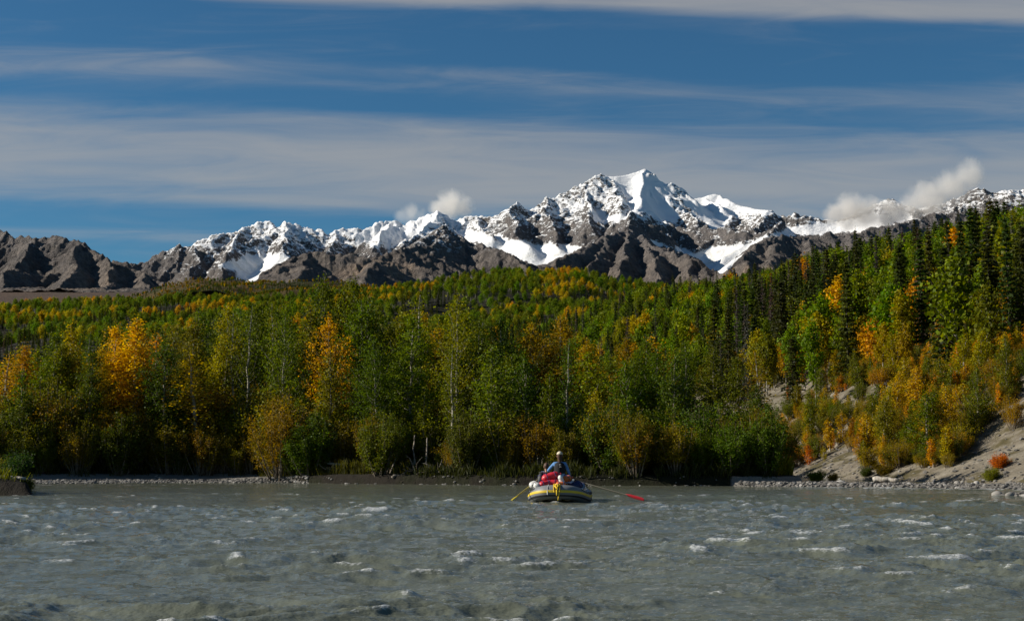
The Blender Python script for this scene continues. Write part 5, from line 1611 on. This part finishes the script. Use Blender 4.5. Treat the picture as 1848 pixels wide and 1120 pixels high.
        lv = link('life_vest', me, VEST, o)
        T = TB()
        for z, dx in ((.47, .02), (.40, .03)):
            T.tube(np.array([[dx - .03, lean * .6 - .178, z], [dx, lean * .6 - .182, z + .012], [dx + .035, lean * .6 - .178, z]]), [.006, .008, .006], 5)
        link('reflective_tab', T.mesh('reflective_tab', WHT, True), parent=lv)
    return o
rw = RM @ Vector((0, .05, .50))
rloc = at(1010, 878, 47.2); 
seat = Vector((rloc.x, 47.2, .73))
RP = Matrix.Translation(seat) @ Matrix.Rotation(TH, 4, 'Z')
hl = RP.inverted() @ at(991, 850, 47.7); hr = RP.inverted() @ at(1022, 862, 47.4)
person('person', 'rower in light blue shirt, dark vest and beige cap gripping the oars', seat, TH, [hl, hr], SHIRT, lean=.10)
s2 = at(987, 880, 48.6); s2.z = .38
person('person', 'bareheaded passenger in dark jacket sitting low in front of the rower', s2, TH + R(12), [(-.22, .34, .22), (.22, .34, .22)], DARKC, lean=.08, cap=False, long_hair=False)

# ================================================================== CLOUDS about the peaks
def cloud(label, blobs, dens, seed):
    """a soft closed body of vapour made of merged puffs"""
    c0 = sum((at(px, py, D) for px, py, D, r in blobs), Vector()) / len(blobs)
    bm = bmesh.new()
    for px, py, D, r in blobs:
        p = at(px, py, D) - c0
        rr = r * D / F
        bmesh.ops.create_icosphere(bm, subdivisions=3, radius=rr, matrix=Matrix.Translation(p) @ Matrix.Diagonal((1.0, .9, .85, 1)))
    me = bpy.data.meshes.new('cloud'); bm.to_mesh(me); bm.free()
    o = link('cloud', me, loc=c0)
    rm = o.modifiers.new('r', 'REMESH'); rm.mode = 'VOXEL'; rm.voxel_size = 22
    t = NT('cloud_vapour_%d' % seed)
    tcn = t.n('ShaderNodeTexCoord'); mp = t.n('ShaderNodeMapping'); mp.inputs['Location'].default_value = (seed * 13.1, 0, 0)
    t.t.links.new(tcn.outputs['Object'], mp.inputs[0])
    n = t.noise(1 / 190.0, 5, .62, mp.outputs[0], .5)
    # thin out towards each puff's rim
    fall = None
    for px, py, D, r in blobs:
        p = at(px, py, D) - c0; rr = r * D / F
        vm = t.n('ShaderNodeVectorMath', operation='DISTANCE'); t.t.links.new(tcn.outputs['Object'], vm.inputs[0]); vm.inputs[1].default_value = p
        q = t.math('SUBTRACT', 1.0, t.math('DIVIDE', vm.outputs['Value'], rr), clamp=True)
        fall = q if fall is None else t.math('MAXIMUM', fall, q)
    den = t.math('MULTIPLY', t.step(t.math('ADD', fall, t.math('MULTIPLY', t.math('SUBTRACT', n, .5), 1.5)), .12, .75), dens)
    pv = t.n('ShaderNodeVolumePrincipled'); pv.inputs['Color'].default_value = (.95, .92, .88, 1); pv.inputs['Anisotropy'].default_value = .2
    t.set(pv.inputs['Density'], den)
    t.t.links.new(pv.outputs[0], t.out.inputs['Volume'])
    me.materials.append(t.m)
    tag(o, label, 'cloud', 'small clouds about the peaks')
cloud('round white cloud behind the snowy peak left of the main summit', [(812, 370, 13.9e3, 40), (834, 374, 13.9e3, 28), (795, 376, 13.9e3, 28)], .008, 1)
cloud('faint small cloud left of the round white cloud', [(742, 386, 13.9e3, 28), (726, 389, 13.9e3, 20), (758, 390, 13.9e3, 20)], .004, 2)
cloud('cloud bank lying on the glacier right of the main summit', [(1532, 380, 12.4e3, 46), (1562, 386, 12.4e3, 44), (1600, 388, 12.4e3, 36), (1506, 385, 12.4e3, 28)], .010, 3)
cloud('rising cloud plume above the wooded bluff', [(1680, 360, 12.4e3, 52), (1718, 338, 12.4e3, 46), (1748, 314, 12.4e3, 36), (1640, 378, 12.4e3, 42), (1752, 296, 12.4e3, 22)], .0065, 4)

# ------------------------------------------------------------------ single out look-alikes: order them from left to right
ORD = ['leftmost', 'second', 'third', 'fourth', 'fifth', 'sixth', 'seventh', 'eighth', 'ninth', 'tenth', 'eleventh', 'twelfth', 'thirteenth', 'fourteenth', 'fifteenth', 'sixteenth', 'seventeenth', 'eighteenth', 'nineteenth', 'twentieth']
same = {}
for o in C.objects:
    if o.parent is None and 'label' in o and 'kind' not in o: same.setdefault(o['label'], []).append(o)
for lab, obs in same.items():
    if len(obs) < 2: continue
    obs.sort(key=lambda q: q.location.x / q.location.y)
    for i, q in enumerate(obs):
        if i < len(ORD): q['label'] = (ORD[i] if i == 0 else ORD[i] + ' from left') + ', ' + lab
